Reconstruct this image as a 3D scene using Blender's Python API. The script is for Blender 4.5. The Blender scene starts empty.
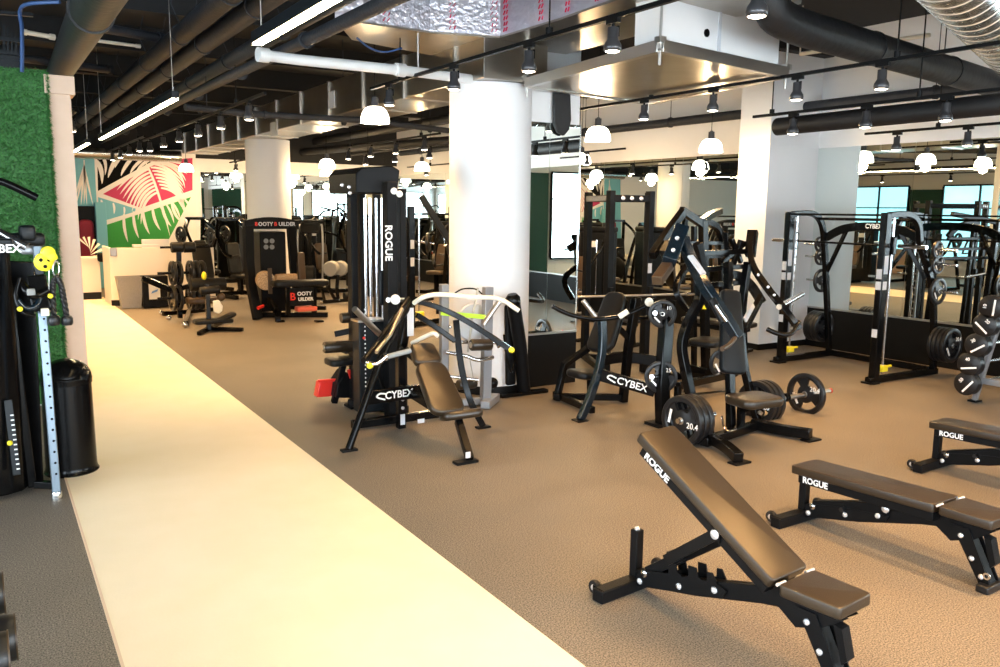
import bpy, bmesh, math, random
from mathutils import Vector, Matrix, Quaternion
random.seed(7)
scene = bpy.context.scene
COL = scene.collection
V = Vector
PI = math.pi
# ------------------------------------------------------------------ camera frame (focal length in pixels at 1000 px width)
FPX = 825.0
CAMZ = 2.05
def _n(v): return v.normalized()
dY = _n(V((-518, -129.5, FPX)))
dX = V((1314, -108.5, FPX)); dX = _n(dX - dX.dot(dY) * dY)
dZ = _n(dX.cross(dY))
if dZ.y > 0: dZ = -dZ
RW = Matrix((dX, dY, dZ))            # image axes (right, down, forward) -> world
def at(px, py, x=None, y=None, z=None):
    """world point on the plane x=, y= or z= that is seen at image position px, py"""
    r = RW @ V((px - 500, py - 333.5, FPX))
    if x is not None: t = x / r.x
    elif y is not None: t = y / r.y
    else: t = (z - CAMZ) / r.z
    return V((0, 0, CAMZ)) + r * t
cd = bpy.data.cameras.new('camera')
cd.sensor_width = 36; cd.lens = 36 * FPX / 1000; cd.clip_start = .05; cd.clip_end = 200
cam = bpy.data.objects.new('camera', cd); COL.objects.link(cam)
right = RW @ V((1, 0, 0)); up = RW @ V((0, -1, 0)); back = RW @ V((0, 0, -1))
M = Matrix((right, up, back)).transposed().to_4x4(); M.translation = V((0, 0, CAMZ))
cam.matrix_world = M
scene.camera = cam
# ------------------------------------------------------------------ materials
def mat(name, col, rough=.5, metal=0., spec=.5, emit=None, es=0., coat=0., bump=None, noise=None, sheen=0.):
    m = bpy.data.materials.new(name); m.use_nodes = True
    nt = m.node_tree; b = nt.nodes['Principled BSDF']
    b.inputs['Base Color'].default_value = (*col, 1)
    b.inputs['Roughness'].default_value = rough; b.inputs['Metallic'].default_value = metal
    b.inputs['Specular IOR Level'].default_value = spec
    if coat: b.inputs['Coat Weight'].default_value = coat; b.inputs['Coat Roughness'].default_value = .08
    if emit: b.inputs['Emission Color'].default_value = (*emit, 1); b.inputs['Emission Strength'].default_value = es
    tc = None
    if bump or noise:
        tc = nt.nodes.new('ShaderNodeTexCoord')
    if noise:   # (scale, amount, colour2)
        nz = nt.nodes.new('ShaderNodeTexNoise'); nz.inputs['Scale'].default_value = noise[0]; nz.inputs['Detail'].default_value = 4
        nt.links.new(tc.outputs['Object'], nz.inputs['Vector'])
        rp = nt.nodes.new('ShaderNodeValToRGB'); rp.color_ramp.elements[0].position = .5 - noise[1]; rp.color_ramp.elements[1].position = .5 + noise[1]
        rp.color_ramp.elements[0].color = (*col, 1); rp.color_ramp.elements[1].color = (*noise[2], 1)
        nt.links.new(nz.outputs['Fac'], rp.inputs['Fac']); nt.links.new(rp.outputs['Color'], b.inputs['Base Color'])
    if bump:    # (scale, strength)
        nb = nt.nodes.new('ShaderNodeTexNoise'); nb.inputs['Scale'].default_value = bump[0]; nb.inputs['Detail'].default_value = 3
        nt.links.new(tc.outputs['Object'], nb.inputs['Vector'])
        bp = nt.nodes.new('ShaderNodeBump'); bp.inputs['Strength'].default_value = bump[1]; bp.inputs['Distance'].default_value = .02
        nt.links.new(nb.outputs['Fac'], bp.inputs['Height']); nt.links.new(bp.outputs['Normal'], b.inputs['Normal'])
    return m
def rubber_floor():
    m = mat('speckled_rubber', (.2, .15, .1), .55, spec=.35)
    nt = m.node_tree; b = nt.nodes['Principled BSDF']
    tc = nt.nodes.new('ShaderNodeTexCoord')
    vo = nt.nodes.new('ShaderNodeTexNoise'); vo.inputs['Scale'].default_value = 125; vo.inputs['Detail'].default_value = 2
    nt.links.new(tc.outputs['Object'], vo.inputs['Vector'])
    r = nt.nodes.new('ShaderNodeValToRGB')
    r.color_ramp.elements[0].position = .36; r.color_ramp.elements[0].color = (.060, .054, .047, 1)
    r.color_ramp.elements[1].position = .64; r.color_ramp.elements[1].color = (.275, .240, .20, 1)
    nt.links.new(vo.outputs['Fac'], r.inputs['Fac'])
    n2 = nt.nodes.new('ShaderNodeTexNoise'); n2.inputs['Scale'].default_value = .9; n2.inputs['Detail'].default_value = 5
    nt.links.new(tc.outputs['Object'], n2.inputs['Vector'])
    mr = nt.nodes.new('ShaderNodeMapRange'); mr.inputs[1].default_value = .3; mr.inputs[2].default_value = .7; mr.inputs[3].default_value = .88; mr.inputs[4].default_value = 1.1
    nt.links.new(n2.outputs['Fac'], mr.inputs[0])
    mx = nt.nodes.new('ShaderNodeVectorMath'); mx.operation = 'SCALE'
    nt.links.new(r.outputs['Color'], mx.inputs[0]); nt.links.new(mr.outputs[0], mx.inputs['Scale'])
    nt.links.new(mx.outputs[0], b.inputs['Base Color'])
    bp = nt.nodes.new('ShaderNodeBump'); bp.inputs['Strength'].default_value = .25; bp.inputs['Distance'].default_value = .004
    nt.links.new(vo.outputs['Fac'], bp.inputs['Height']); nt.links.new(bp.outputs['Normal'], b.inputs['Normal'])
    return m
MT = dict(
    rubber=rubber_floor(),
    track=mat('sprint_track', (.86, .75, .56), .6, noise=(3, .25, (.90, .79, .62)), bump=(60, .05)),
    track_edge=mat('worn_track_edge', (.72, .55, .40), .7),
    wall=mat('white_paint', (.78, .77, .76), .7, noise=(1.5, .3, (.82, .81, .80))),
    column=mat('column_paint', (.84, .84, .85), .65, noise=(1.2, .3, (.87, .87, .87))),
    panel=mat('black_panel', (.004, .0038, .0035), .4, spec=.2),
    mirror=mat('mirror_glass', (.84, .90, .87), .008, metal=1),
    deck=mat('dark_deck', (.012, .012, .013), .9),
    black=mat('gloss_black_metal', (.003, .003, .0032), .2, spec=.17),
    blackm=mat('matte_black_metal', (.004, .0042, .0048), .45, spec=.13, bump=(250, .1)),
    bluemetal=mat('deep_blue_gloss_metal', (.004, .011, .018), .2, spec=.4, coat=.1),
    slate=mat('slate_metal', (.006, .008, .010), .38, spec=.2),
    vinyl=mat('black_vinyl', (.023, .015, .008), .33, spec=.6, bump=(400, .08)),
    vinylg=mat('charcoal_vinyl', (.006, .006, .006), .42, spec=.22, bump=(300, .08)),
    tanv=mat('tan_sheen_vinyl', (.06, .036, .018), .4, spec=.4),
    rubberp=mat('plate_rubber', (.008, .008, .009), .38, spec=.4),
    chrome=mat('chrome', (.75, .75, .76), .12, metal=1),
    track_steel=mat('painted_steel_column', (.15, .19, .23), .35, metal=.7),
    steel=mat('brushed_steel', (.55, .53, .50), .32, metal=1, bump=(80, .05)),
    bolt=mat('zinc_bolt', (.78, .78, .80), .25, metal=.6, spec=.8),
    white=mat('white_print', (.9, .9, .9), .5),
    cream=mat('cream_cap', (.85, .80, .68), .4),
    yellow=mat('yellow_plastic', (.90, .78, .03), .35),
    lime=mat('lime_label', (.55, .9, .05), .4),
    red=mat('red_plastic', (.75, .03, .02), .35),
    coral=mat('coral_foam', (.85, .16, .10), .6),
    grey=mat('silver_grey_paint', (.30, .31, .33), .35, metal=.4),
    foam=mat('grey_foam', (.24, .25, .25), .7),
    duct=mat('galvanised_duct', (.50, .46, .40), .30, metal=1, bump=(4, .25), noise=(2.5, .3, (.38, .34, .29))),
    foil=mat('foil_wrap', (.78, .76, .84), .34, metal=.75, bump=(20, .7), noise=(2, .2, (.62, .61, .68))),
    spiral=mat('spiral_duct_steel', (.62, .62, .60), .24, metal=1, bump=(3, .15)),
    pipe=mat('dark_grey_pipe', (.020, .024, .032), .6, spec=.3, bump=(30, .3), noise=(8, .3, (.034, .037, .044))),
    pipeb=mat('black_insulation', (.008, .008, .009), .55, bump=(12, .3)),
    whitepipe=mat('white_pipe', (.75, .75, .74), .4),
    wood=mat('pale_wood', (.60, .43, .31), .6, noise=(9, .3, (.64, .47, .35))),
    dome=mat('lit_frosted_dome', (.9, .9, .88), .4, emit=(1., .90, .74), es=6.),
    bulb=mat('lit_bulb', (1, 1, 1), .4, emit=(1, .86, .66), es=18.),
    led=mat('lit_diffuser', (1, 1, 1), .4, emit=(1., .77, .42), es=50.),
    heads=mat('lamp_head_metal', (.06, .06, .065), .3, metal=.5),
    greybin=mat('grey_wire_mesh', (.20, .20, .21), .6, noise=(150, .1, (.32, .32, .33))),
    desk=mat('white_laminate', (.80, .74, .68), .5),
    pane_b=mat('lit_window_glass_bright', (.4, .6, .7), .1, emit=(.78, .90, 1.0), es=11.),
    pane=mat('lit_window_glass', (.3, .6, .65), .1, emit=(.36, .84, .95), es=1.15, noise=(1.2, .2, (.3, .6, .65))),
    cloth=mat('pale_cloth', (.8, .78, .70), .9),
    cork=mat('pale_patterned_pad', (.55, .38, .22), .7, noise=(60, .08, (.30, .19, .10))),
    sticker=mat('label_sticker', (.60, .62, .66), .45),
    blue=mat('blue_ink', (.10, .25, .65), .5),
    pink=mat('mural_pink', (.52, .03, .11), .7), green=mat('mural_green', (.03, .30, .045), .7),
    sky=mat('mural_blue', (.17, .46, .56), .7), ink=mat('mural_black', (.003, .003, .003), .8, spec=.1), mwhite=mat('mural_white', (.85, .80, .76), .7),
    dgreen=mat('dark_green_paint', (.004, .055, .032), .7),
    maroon=mat('maroon_cloth', (.22, .01, .03), .8),
    conduit=mat('blue_conduit', (.03, .08, .22), .5),
)
# ------------------------------------------------------------------ mesh builder
def frame_of(d, up=None):
    d = d.normalized()
    u = V(up) if up is not None else (V((0, 0, 1)) if abs(d.z) < .95 else V((0, 1, 0)))
    s = u.cross(d)
    if s.length < 1e-4: s = V((1, 0, 0)).cross(d)
    s.normalize(); t = d.cross(s).normalized()
    return s, t, d
class MB:
    def __init__(self): self.bm = bmesh.new()
    def _add(self, vs, fs, mi=0):
        bv = [self.bm.verts.new(v) for v in vs]
        for f in fs:
            try:
                q = self.bm.faces.new([bv[i] for i in f]); q.material_index = mi
            except ValueError: pass
        return self
    def box(self, c, s, rot=None, mi=0):
        c = V(c); hx, hy, hz = [k / 2 for k in s]
        vs = [V((a * hx, b * hy, e * hz)) for a in (-1, 1) for b in (-1, 1) for e in (-1, 1)]
        if rot is not None: vs = [rot @ v for v in vs]
        return self._add([c + v for v in vs], [(0, 1, 3, 2), (4, 6, 7, 5), (0, 4, 5, 1), (2, 3, 7, 6), (0, 2, 6, 4), (1, 5, 7, 3)], mi)
    def box2(self, a, b, mi=0):
        a, b = V(a), V(b); return self.box((a + b) / 2, [abs(k) for k in (b - a)], mi=mi)
    def sweep(self, pts, prof, up=None, cap=True, closed=False, mi=0):
        pts = [V(p) for p in pts]; n = len(pts); m = len(prof); rings = []
        prev = None
        for i, p in enumerate(pts):
            if closed: d = pts[(i + 1) % n] - pts[i - 1]
            else: d = pts[min(i + 1, n - 1)] - pts[max(i - 1, 0)]
            if prev is None: s, t, d = frame_of(d, up)
            else:
                d = d.normalized(); s = prev - d * prev.dot(d)
                if s.length < 1e-5: s = frame_of(d)[0]
                s.normalize(); t = d.cross(s)
            prev = s
            k = 1.
            if 0 < i < n - 1:      # mitre
                a = (pts[i] - pts[i - 1]).normalized(); b = (pts[i + 1] - pts[i]).normalized()
                k = 1 / max(.5, math.sqrt(max(0.05, (1 + a.dot(b)) / 2)))
            rings.append([p + s * x + t * y * (k if abs(k - 1) > .02 else 1) for x, y in prof])
        vs = [v for r in rings for v in r]; fs = []
        for i in range(n if closed else n - 1):
            for j in range(m):
                a = i * m + j; b = i * m + (j + 1) % m; c = ((i + 1) % n) * m + (j + 1) % m; d = ((i + 1) % n) * m + j
                fs.append((a, b, c, d))
        if cap and not closed:
            fs.append(tuple(range(m))[::-1]); fs.append(tuple((n - 1) * m + j for j in range(m)))
        return self._add(vs, fs, mi)
    def beam(self, a, b, w, h=None, up=None):
        h = h or w
        return self.sweep([a, b], [(-w / 2, -h / 2), (w / 2, -h / 2), (w / 2, h / 2), (-w / 2, h / 2)], up)
    def beams(self, pts, w, h=None, up=None):
        h = h or w
        return self.sweep(pts, [(-w / 2, -h / 2), (w / 2, -h / 2), (w / 2, h / 2), (-w / 2, h / 2)], up)
    def tube(self, pts, r, n=12, closed=False):
        return self.sweep(pts, [(r * math.cos(2 * PI * k / n), r * math.sin(2 * PI * k / n)) for k in range(n)], closed=closed)
    def cyl(self, a, b, r, n=20): return self.tube([a, b], r, n)
    def lathe(self, prof, o, axis=(0, 0, 1), n=28, closed=False):
        s, t, d = frame_of(V(axis)); o = V(o); vs = []; fs = []; m = len(prof)
        for r, z in prof:
            for k in range(n):
                a = 2 * PI * k / n; vs.append(o + d * z + (s * math.cos(a) + t * math.sin(a)) * max(r, 1e-4))
        for i in range(m if closed else m - 1):
            i2 = (i + 1) % m
            for k in range(n): fs.append((i * n + k, i * n + (k + 1) % n, i2 * n + (k + 1) % n, i2 * n + k))
        if not closed:
            fs.append(tuple(range(n))[::-1]); fs.append(tuple((m - 1) * n + k for k in range(n)))
        return self._add(vs, fs)
    def ball(self, c, r, n=12, sx=1, sy=1, sz=1):
        t = bmesh.new(); bmesh.ops.create_uvsphere(t, u_segments=n, v_segments=max(6, n // 2 + 1), radius=r)
        vs = [V(c) + V((v.co.x * sx, v.co.y * sy, v.co.z * sz)) for v in t.verts]; t.verts.index_update()
        fs = [tuple(v.index for v in f.verts) for f in t.faces]; t.free(); return self._add(vs, fs)
    def prism(self, pts, d, mi=0):
        """polygon (3-D points) pushed along vector d"""
        pts = [V(p) for p in pts]; d = V(d); n = len(pts)
        fs = [tuple(range(n))[::-1], tuple(range(n, 2 * n))] + [(i, (i + 1) % n, n + (i + 1) % n, n + i) for i in range(n)]
        return self._add(pts + [p + d for p in pts], fs, mi)
    def pad(self, c, s, rot=None, bev=.02, seg=3, taper=None, corner=None):
        """cushion: rounded box, s = (w, l, t) ; taper=(w0,w1) width factors along y"""
        t = bmesh.new(); w, l, th = s; cr = corner or min(w, l) * .22; prof = []
        for cx, cy, a0 in ((1, 1, 0), (-1, 1, 90), (-1, -1, 180), (1, -1, 270)):
            for k in range(5):
                a = math.radians(a0 + k * 22.5)
                x = cx * (w / 2 - cr) + cr * math.cos(a); y = cy * (l / 2 - cr) + cr * math.sin(a)
                if taper: x *= taper[0] + (taper[1] - taper[0]) * (y / l + .5)
                prof.append((x, y))
        n = len(prof); lv = []
        for k in range(seg + 1):
            a = PI / 2 * k / seg; lv.append((bev * (1 - math.cos(PI / 2 - a)), -th / 2 + bev * (1 - math.sin(a)) if k else -th / 2 + bev))
        lv = [(bev * (1 - math.cos(PI / 2 * k / seg)), -th / 2 + bev - bev * math.sin(PI / 2 * k / seg)) for k in range(seg, -1, -1)]
        lv = lv + [(i, -z) for i, z in lv[::-1]]
        vs = []
        for ins, z in lv:
            fx = 1 - 2 * ins / w; fy = 1 - 2 * ins / l
            for x, y in prof:
                v = V((x * fx, y * fy, z)); vs.append(V(c) + (rot @ v if rot is not None else v))
        fs = []
        for i in range(len(lv) - 1):
            for k in range(n): fs.append((i * n + k, i * n + (k + 1) % n, (i + 1) * n + (k + 1) % n, (i + 1) * n + k))
        fs.append(tuple(range(n))[::-1]); fs.append(tuple((len(lv) - 1) * n + k for k in range(n)))
        t.free(); return self._add(vs, fs)
    def text(self, s, o, dx, dy, size, depth=.002, bold=.0, align='CENTER'):
        cu = bpy.data.curves.new('t', 'FONT'); cu.body = s; cu.size = size; cu.extrude = depth; cu.offset = bold
        cu.align_x = align; cu.align_y = 'CENTER'; cu.resolution_u = 3
        ob = bpy.data.objects.new('t', cu); COL.objects.link(ob)
        dg = bpy.context.evaluated_depsgraph_get(); me = bpy.data.meshes.new_from_object(ob.evaluated_get(dg))
        dx = V(dx).normalized(); dy = V(dy).normalized(); nz = dx.cross(dy)
        vs = [V(o) + dx * v.co.x + dy * v.co.y + nz * v.co.z for v in me.vertices]
        fs = [tuple(p.vertices) for p in me.polygons]
        bpy.data.objects.remove(ob); bpy.data.curves.remove(cu); bpy.data.meshes.remove(me)
        return self._add(vs, fs)
    def build(self, name, m, parent=None, label=None, bevel=0., smooth=True, kind=None, off=None, ang=40):
        bm = self.bm
        bmesh.ops.recalc_face_normals(bm, faces=bm.faces)
        me = bpy.data.meshes.new(name); bm.to_mesh(me); bm.free()
        ms = m if isinstance(m, (list, tuple)) else [m]
        for k in ms: me.materials.append(MT[k])
        if parent is not None and off is None: off = parent.get('_w')
        if off is not None: me.transform(Matrix.Translation(-V(off)))
        if smooth:
            for p in me.polygons: p.use_smooth = True
            me.set_sharp_from_angle(angle=math.radians(ang))
        o = bpy.data.objects.new(name, me); COL.objects.link(o)
        if parent is not None: o.parent = parent
        if parent is not None and parent.get('_w') is not None and parent.type == 'MESH': pass
        if bevel:
            b = o.modifiers.new('bevel', 'BEVEL'); b.width = bevel; b.segments = 2; b.limit_method = 'ANGLE'; b.angle_limit = math.radians(50)
        if label: o['label'] = label
        if kind: o['kind'] = kind
        return o
def empty(name, label, cat, loc=(0, 0, 0), rot=0, group=None, world=False):
    """a thing: an Empty at its base. world=True: its parts are given in room coordinates"""
    o = bpy.data.objects.new(name, None); COL.objects.link(o); o.location = loc; o.rotation_euler = (0, 0, rot); o.empty_display_size = .1
    tag(o, label, cat, group)
    if world: OFF[o.name] = V(loc)
    return o
OFF = {}
def tag(o, label, cat, group=None, kind=None):
    o['label'] = label; o['category'] = cat
    if group: o['group'] = group
    if kind: o['kind'] = kind
    return o
def part(root, name, mb, m, label=None, bevel=0., parent=None, kind=None, **k):
    """a part of root, or a sub-part when parent (a part of root) is given; meshes live in the root's frame"""
    off = OFF.get(root.name)
    o = mb.build(name, m, None, label, bevel, kind=kind, off=off, **k)
    o.parent = parent or root
    return o
def struct(name, mb, m, bevel=0., **k): return mb.build(name, m, bevel=bevel, kind='structure', **k)
def kids(o): return [c for c in COL.objects if c.parent == o]
def copy_tree(o, parent=None, loc=None, rot=None, label=None, group=None):
    c = o.copy(); COL.objects.link(c)
    if parent: c.parent = parent
    if loc is not None: c.location = loc
    if rot is not None: c.rotation_euler = (0, 0, rot)
    if label: c['label'] = label
    if group: c['group'] = group
    for ch in kids(o): copy_tree(ch, c)
    return c
def rotz(a): return Matrix.Rotation(a, 3, 'Z')
def rotx(a): return Matrix.Rotation(a, 3, 'X')
def catmull(P, k=6):
    P = [V(p) for p in P]; out = []
    for i in range(len(P) - 1):
        p0 = P[max(i - 1, 0)]; p1 = P[i]; p2 = P[i + 1]; p3 = P[min(i + 2, len(P) - 1)]
        for j in range(k):
            t = j / k
            out.append(.5 * ((2 * p1) + (p2 - p0) * t + (2 * p0 - 5 * p1 + 4 * p2 - p3) * t * t + (3 * p1 - p0 - 3 * p2 + p3) * t ** 3))
    out.append(P[-1]); return out
def lerp(a, b, t): return V(a) * (1 - t) + V(b) * t
# ================================================================== room
XL, XR, YB, YF, ZC = -6.0, 10.9, -4.0, 23.0, 4.7
def wx(y): return 10.9 - .019 * (y - 8)
struct('floor', MB().box2((XL, YB, -.1), (11.6, YF + .3, 0)), 'rubber', smooth=False)
struct('walkway_floor', MB().box2((.40, YB, 0), (2.185, 20.5, .004)), 'track', smooth=False)
struct('walkway_edge_trim', MB().box2((.388, YB, 0), (.402, 20.5, .006)), 'track_edge', smooth=False)
struct('ceiling', MB().box2((XL, YB, ZC), (11.6, YF + .3, ZC + .1)), 'deck', smooth=False)
for k in range(10):      # deck beams
    y = -3 + k * 2.8
    struct('ceiling_beam', MB().box2((XL, y, 4.35), (11.2, y + .22, ZC)), 'deck', smooth=False)
# right wall: black panel base, mirror, white upper wall
y0, y1 = YB, YF
def wallquad(ya, yb, za, zb, t=.12, dx=0.):
    return MB().prism([(wx(ya) + dx, ya, za), (wx(yb) + dx, yb, za), (wx(yb) + dx, yb, zb), (wx(ya) + dx, ya, zb)], (t, 0, 0))
struct('wall_right', wallquad(y0, y1, 0, ZC, .2, .08), 'wall', smooth=False)
struct('wall_right', wallquad(y0, y1, 3.03, ZC, .1), 'wall', smooth=False)
struct('baseboard_right', wallquad(y0, y1, 0, .60, .1, -.01), 'panel', smooth=False)
struct('trim_right', wallquad(y0, y1, .60, .625, .1, -.025), 'steel', smooth=False)
ys = [-3.95, -2.1, .3, 2.7, 5.1, 6.82, 8.37, 8.95, 11.2, 13.4, 15.6, 17.8, 20.0, 22.9]
first = True
for a, b in zip(ys[:-1], ys[1:]):
    if a == 8.37: continue
    o = wallquad(a + .003, b - .003, .627, 3.03, .01, 0).build('wall_mirror', 'mirror', smooth=False, kind='structure')
# pillar attached to the right wall
struct('wall_pillar', MB().box2((9.80, 8.37, 0), (10.98, 8.95, ZC)), 'wall', bevel=.004)
struct('baseboard_pillar', MB().box2((9.79, 8.36, 0), (10.9, 8.96, .09)), 'panel')
struct('wall_soffit', MB().box2((9.80, 8.37, 3.03), (10.89, 8.36, 3.05)), 'wall')
# round columns
for x, y, r in ((4.90, 8.12, .46), (5.02, 17.1, .44)):
    struct('column', MB().lathe([(r, 0), (r, 3.395)], (x, y, 0), n=48), 'column')
    struct('column_baseboard', MB().lathe([(r + .008, 0), (r + .008, .09), (r, .095)], (x, y, 0), n=48), 'panel')
# mirror partition beside the near column
PX0, PX1, PY = 5.2, 5.955, 7.85
struct('wall_partition', MB().box2((PX0, PY + .01, .62), (PX1 - .01, PY + .16, ZC)), 'wall')
struct('baseboard_partition', MB().box2((PX0, PY - .02, 0), (PX1, PY + .17, .62)), 'panel')
struct('trim_partition', MB().box2((PX0, PY - .025, .615), (PX1, PY + .17, .635)), 'steel')
MB().box2((PX0 + .03, PY - .005, .637), (5.52, PY + .01, 3.03)).build('wall_mirror', 'mirror', smooth=False, kind='structure')
MB().box2((5.525, PY - .005, .637), (PX1, PY + .01, 3.03)).build('wall_mirror', 'mirror', smooth=False, kind='structure')
struct('trim_mirror_edge', MB().box2((PX1 - .004, PY - .012, .637), (PX1 + .006, PY + .16, 3.03)), 'chrome')
# far wall: mural on the left, mirrors on the right
struct('wall_far', MB().box2((XL, YF, 0), (11.2, YF + .2, 3.3)), 'wall', smooth=False)
struct('wall_far_upper', MB().box2((XL, YF - .01, 3.3), (11.2, YF + .2, ZC)), 'deck', smooth=False)
for k in range(5):
    a = 4.95 + k * 1.13
    MB().box2((a + .003, YF - .02, .1), (a + 1.127, YF - .005, 2.95)).build('wall_mirror', 'mirror', smooth=False, kind='structure')
struct('baseboard_far', MB().box2((4.9, YF - .03, 0), (10.6, YF, .1)), 'panel')
# back wall and left wall with windows
struct('wall_back', MB().box2((XL, YB - .2, 0), (11.6, YB, ZC)), 'wall', smooth=False)
struct('wall_left', MB().box2((XL - .2, YB, 0), (XL, YF, ZC)), 'wall', smooth=False)
def window(x=None, y=None, a=0, b=1, z0=.9, z1=3.0, n=2):
    fr = MB(); gl = MB(); t = .05
    def B(m, p, q, z_0, z_1, d0, d1):
        if x is not None: m.box2((x + d0, p, z_0), (x + d1, q, z_1))
        else: m.box2((p, y + d0, z_0), (q, y + d1, z_1))
    B(fr, a, b, z0 - .05, z0, 0, .09); B(fr, a, b, z1, z1 + .05, 0, .09)
    for k in range(n + 1):
        c = a + (b - a) * k / n; B(fr, c - t / 2, c + t / 2, z0, z1, 0, .08)
    B(fr, a, b, (z0 * .3 + z1 * .7) - .02, (z0 * .3 + z1 * .7) + .02, 0, .07)
    B(gl, a, b, z0, z1, .01, .02)
    window.n += 1
    w = struct('window_%d' % window.n, fr, 'blackm')
    g = gl.build('window_glass', 'pane' if x is not None and a > 8 else 'pane_b', smooth=False); g.parent = w
window.n = 0
for a, b in ((-3.5, -.3), (.7, 3.7), (4.3, 7.3), (10.6, 12.6), (13.0, 15.4), (16.6, 18.8), (19.2, 21.2)): window(x=XL, a=a, b=b, z0=.6, z1=3.0)
struct('wall_low_left', MB().box2((XL, 15.8, 0), (XL + .3, 21.5, .85)), 'wood')
for a, b in ((-5, -2), (-1.4, 1.6), (2.2, 5.0), (5.6, 8.4)): window(y=YB, a=a, b=b, z0=.7, z1=3.1)
struct('wall_green', MB().box2((XL + .001, 15.45, 0), (XL + .04, 16.55, 2.9)), 'dgreen')
struct('wall_green', MB().box2((8.5, YB + .001, 0), (10.9, YB + .04, 3.1)), 'dgreen')
# turf partition on the left with its pale wooden end board
TY = 9.55
struct('wall_turf_partition', MB().box2((-4.2, TY, 0), (.62, TY + .24, 3.34)), 'wall', smooth=False)
b = MB(); b.box2((.625, TY - .025, 0), (.83, TY + .28, 3.14)); b.box2((.60, TY - .05, 3.14), (.87, TY + .30, 3.32))
struct('trim_partition_end', b, 'wood', bevel=.004)
struct('trim_partition_cap', MB().box2((-4.2, TY - .05, 3.36), (.40, TY + .26, 3.46)), 'slate')
# artificial turf: backing with dense blades
def turf():
    bm = MB(); bm.box2((-4.2, TY - .03, .02), (.622, TY - .002, 3.36))
    bl = random.Random(3); vs = []; fs = []; mi = []
    def blade(x, y, z, L, w, ax, az):
        p = V((x, y, z)); t = V((ax * L, -L * .75, az * L)); s = V((w, 0, 0)) if bl.random() < .5 else V((0, 0, w))
        k = len(vs); q = p + t * .55 + V((0, 0, -.004)); e = p + t + V((0, 0, -L * .25))
        vs.extend([p - s, p + s, q + s * .8, q - s * .8, e]); fs.extend([(k, k + 1, k + 2, k + 3), (k + 3, k + 2, k + 4)])
    for _ in range(42000):
        x = -1.9 + 2.52 * bl.random(); z = .35 + 3.02 * bl.random()
        blade(x, TY - .03, z, bl.uniform(.03, .055), .0035, bl.uniform(-.7, .7), bl.uniform(-.7, .7))
    for _ in range(2600):
        z = .35 + 3.0 * bl.random()
        blade(.612, TY - .032, z, bl.uniform(.035, .065), .0035, bl.uniform(.1, .9), bl.uniform(-.6, .6))
    bm._add(vs, fs)
    m = mat('artificial_turf', (.010, .070, .010), .65, noise=(60, .18, (.035, .19, .028)))
    MT['turf'] = m
    return bm.build('artificial_turf', 'turf', smooth=False)
o = turf(); tag(o, 'green artificial turf covering the tall partition wall on the left', 'turf', kind='stuff')

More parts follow.
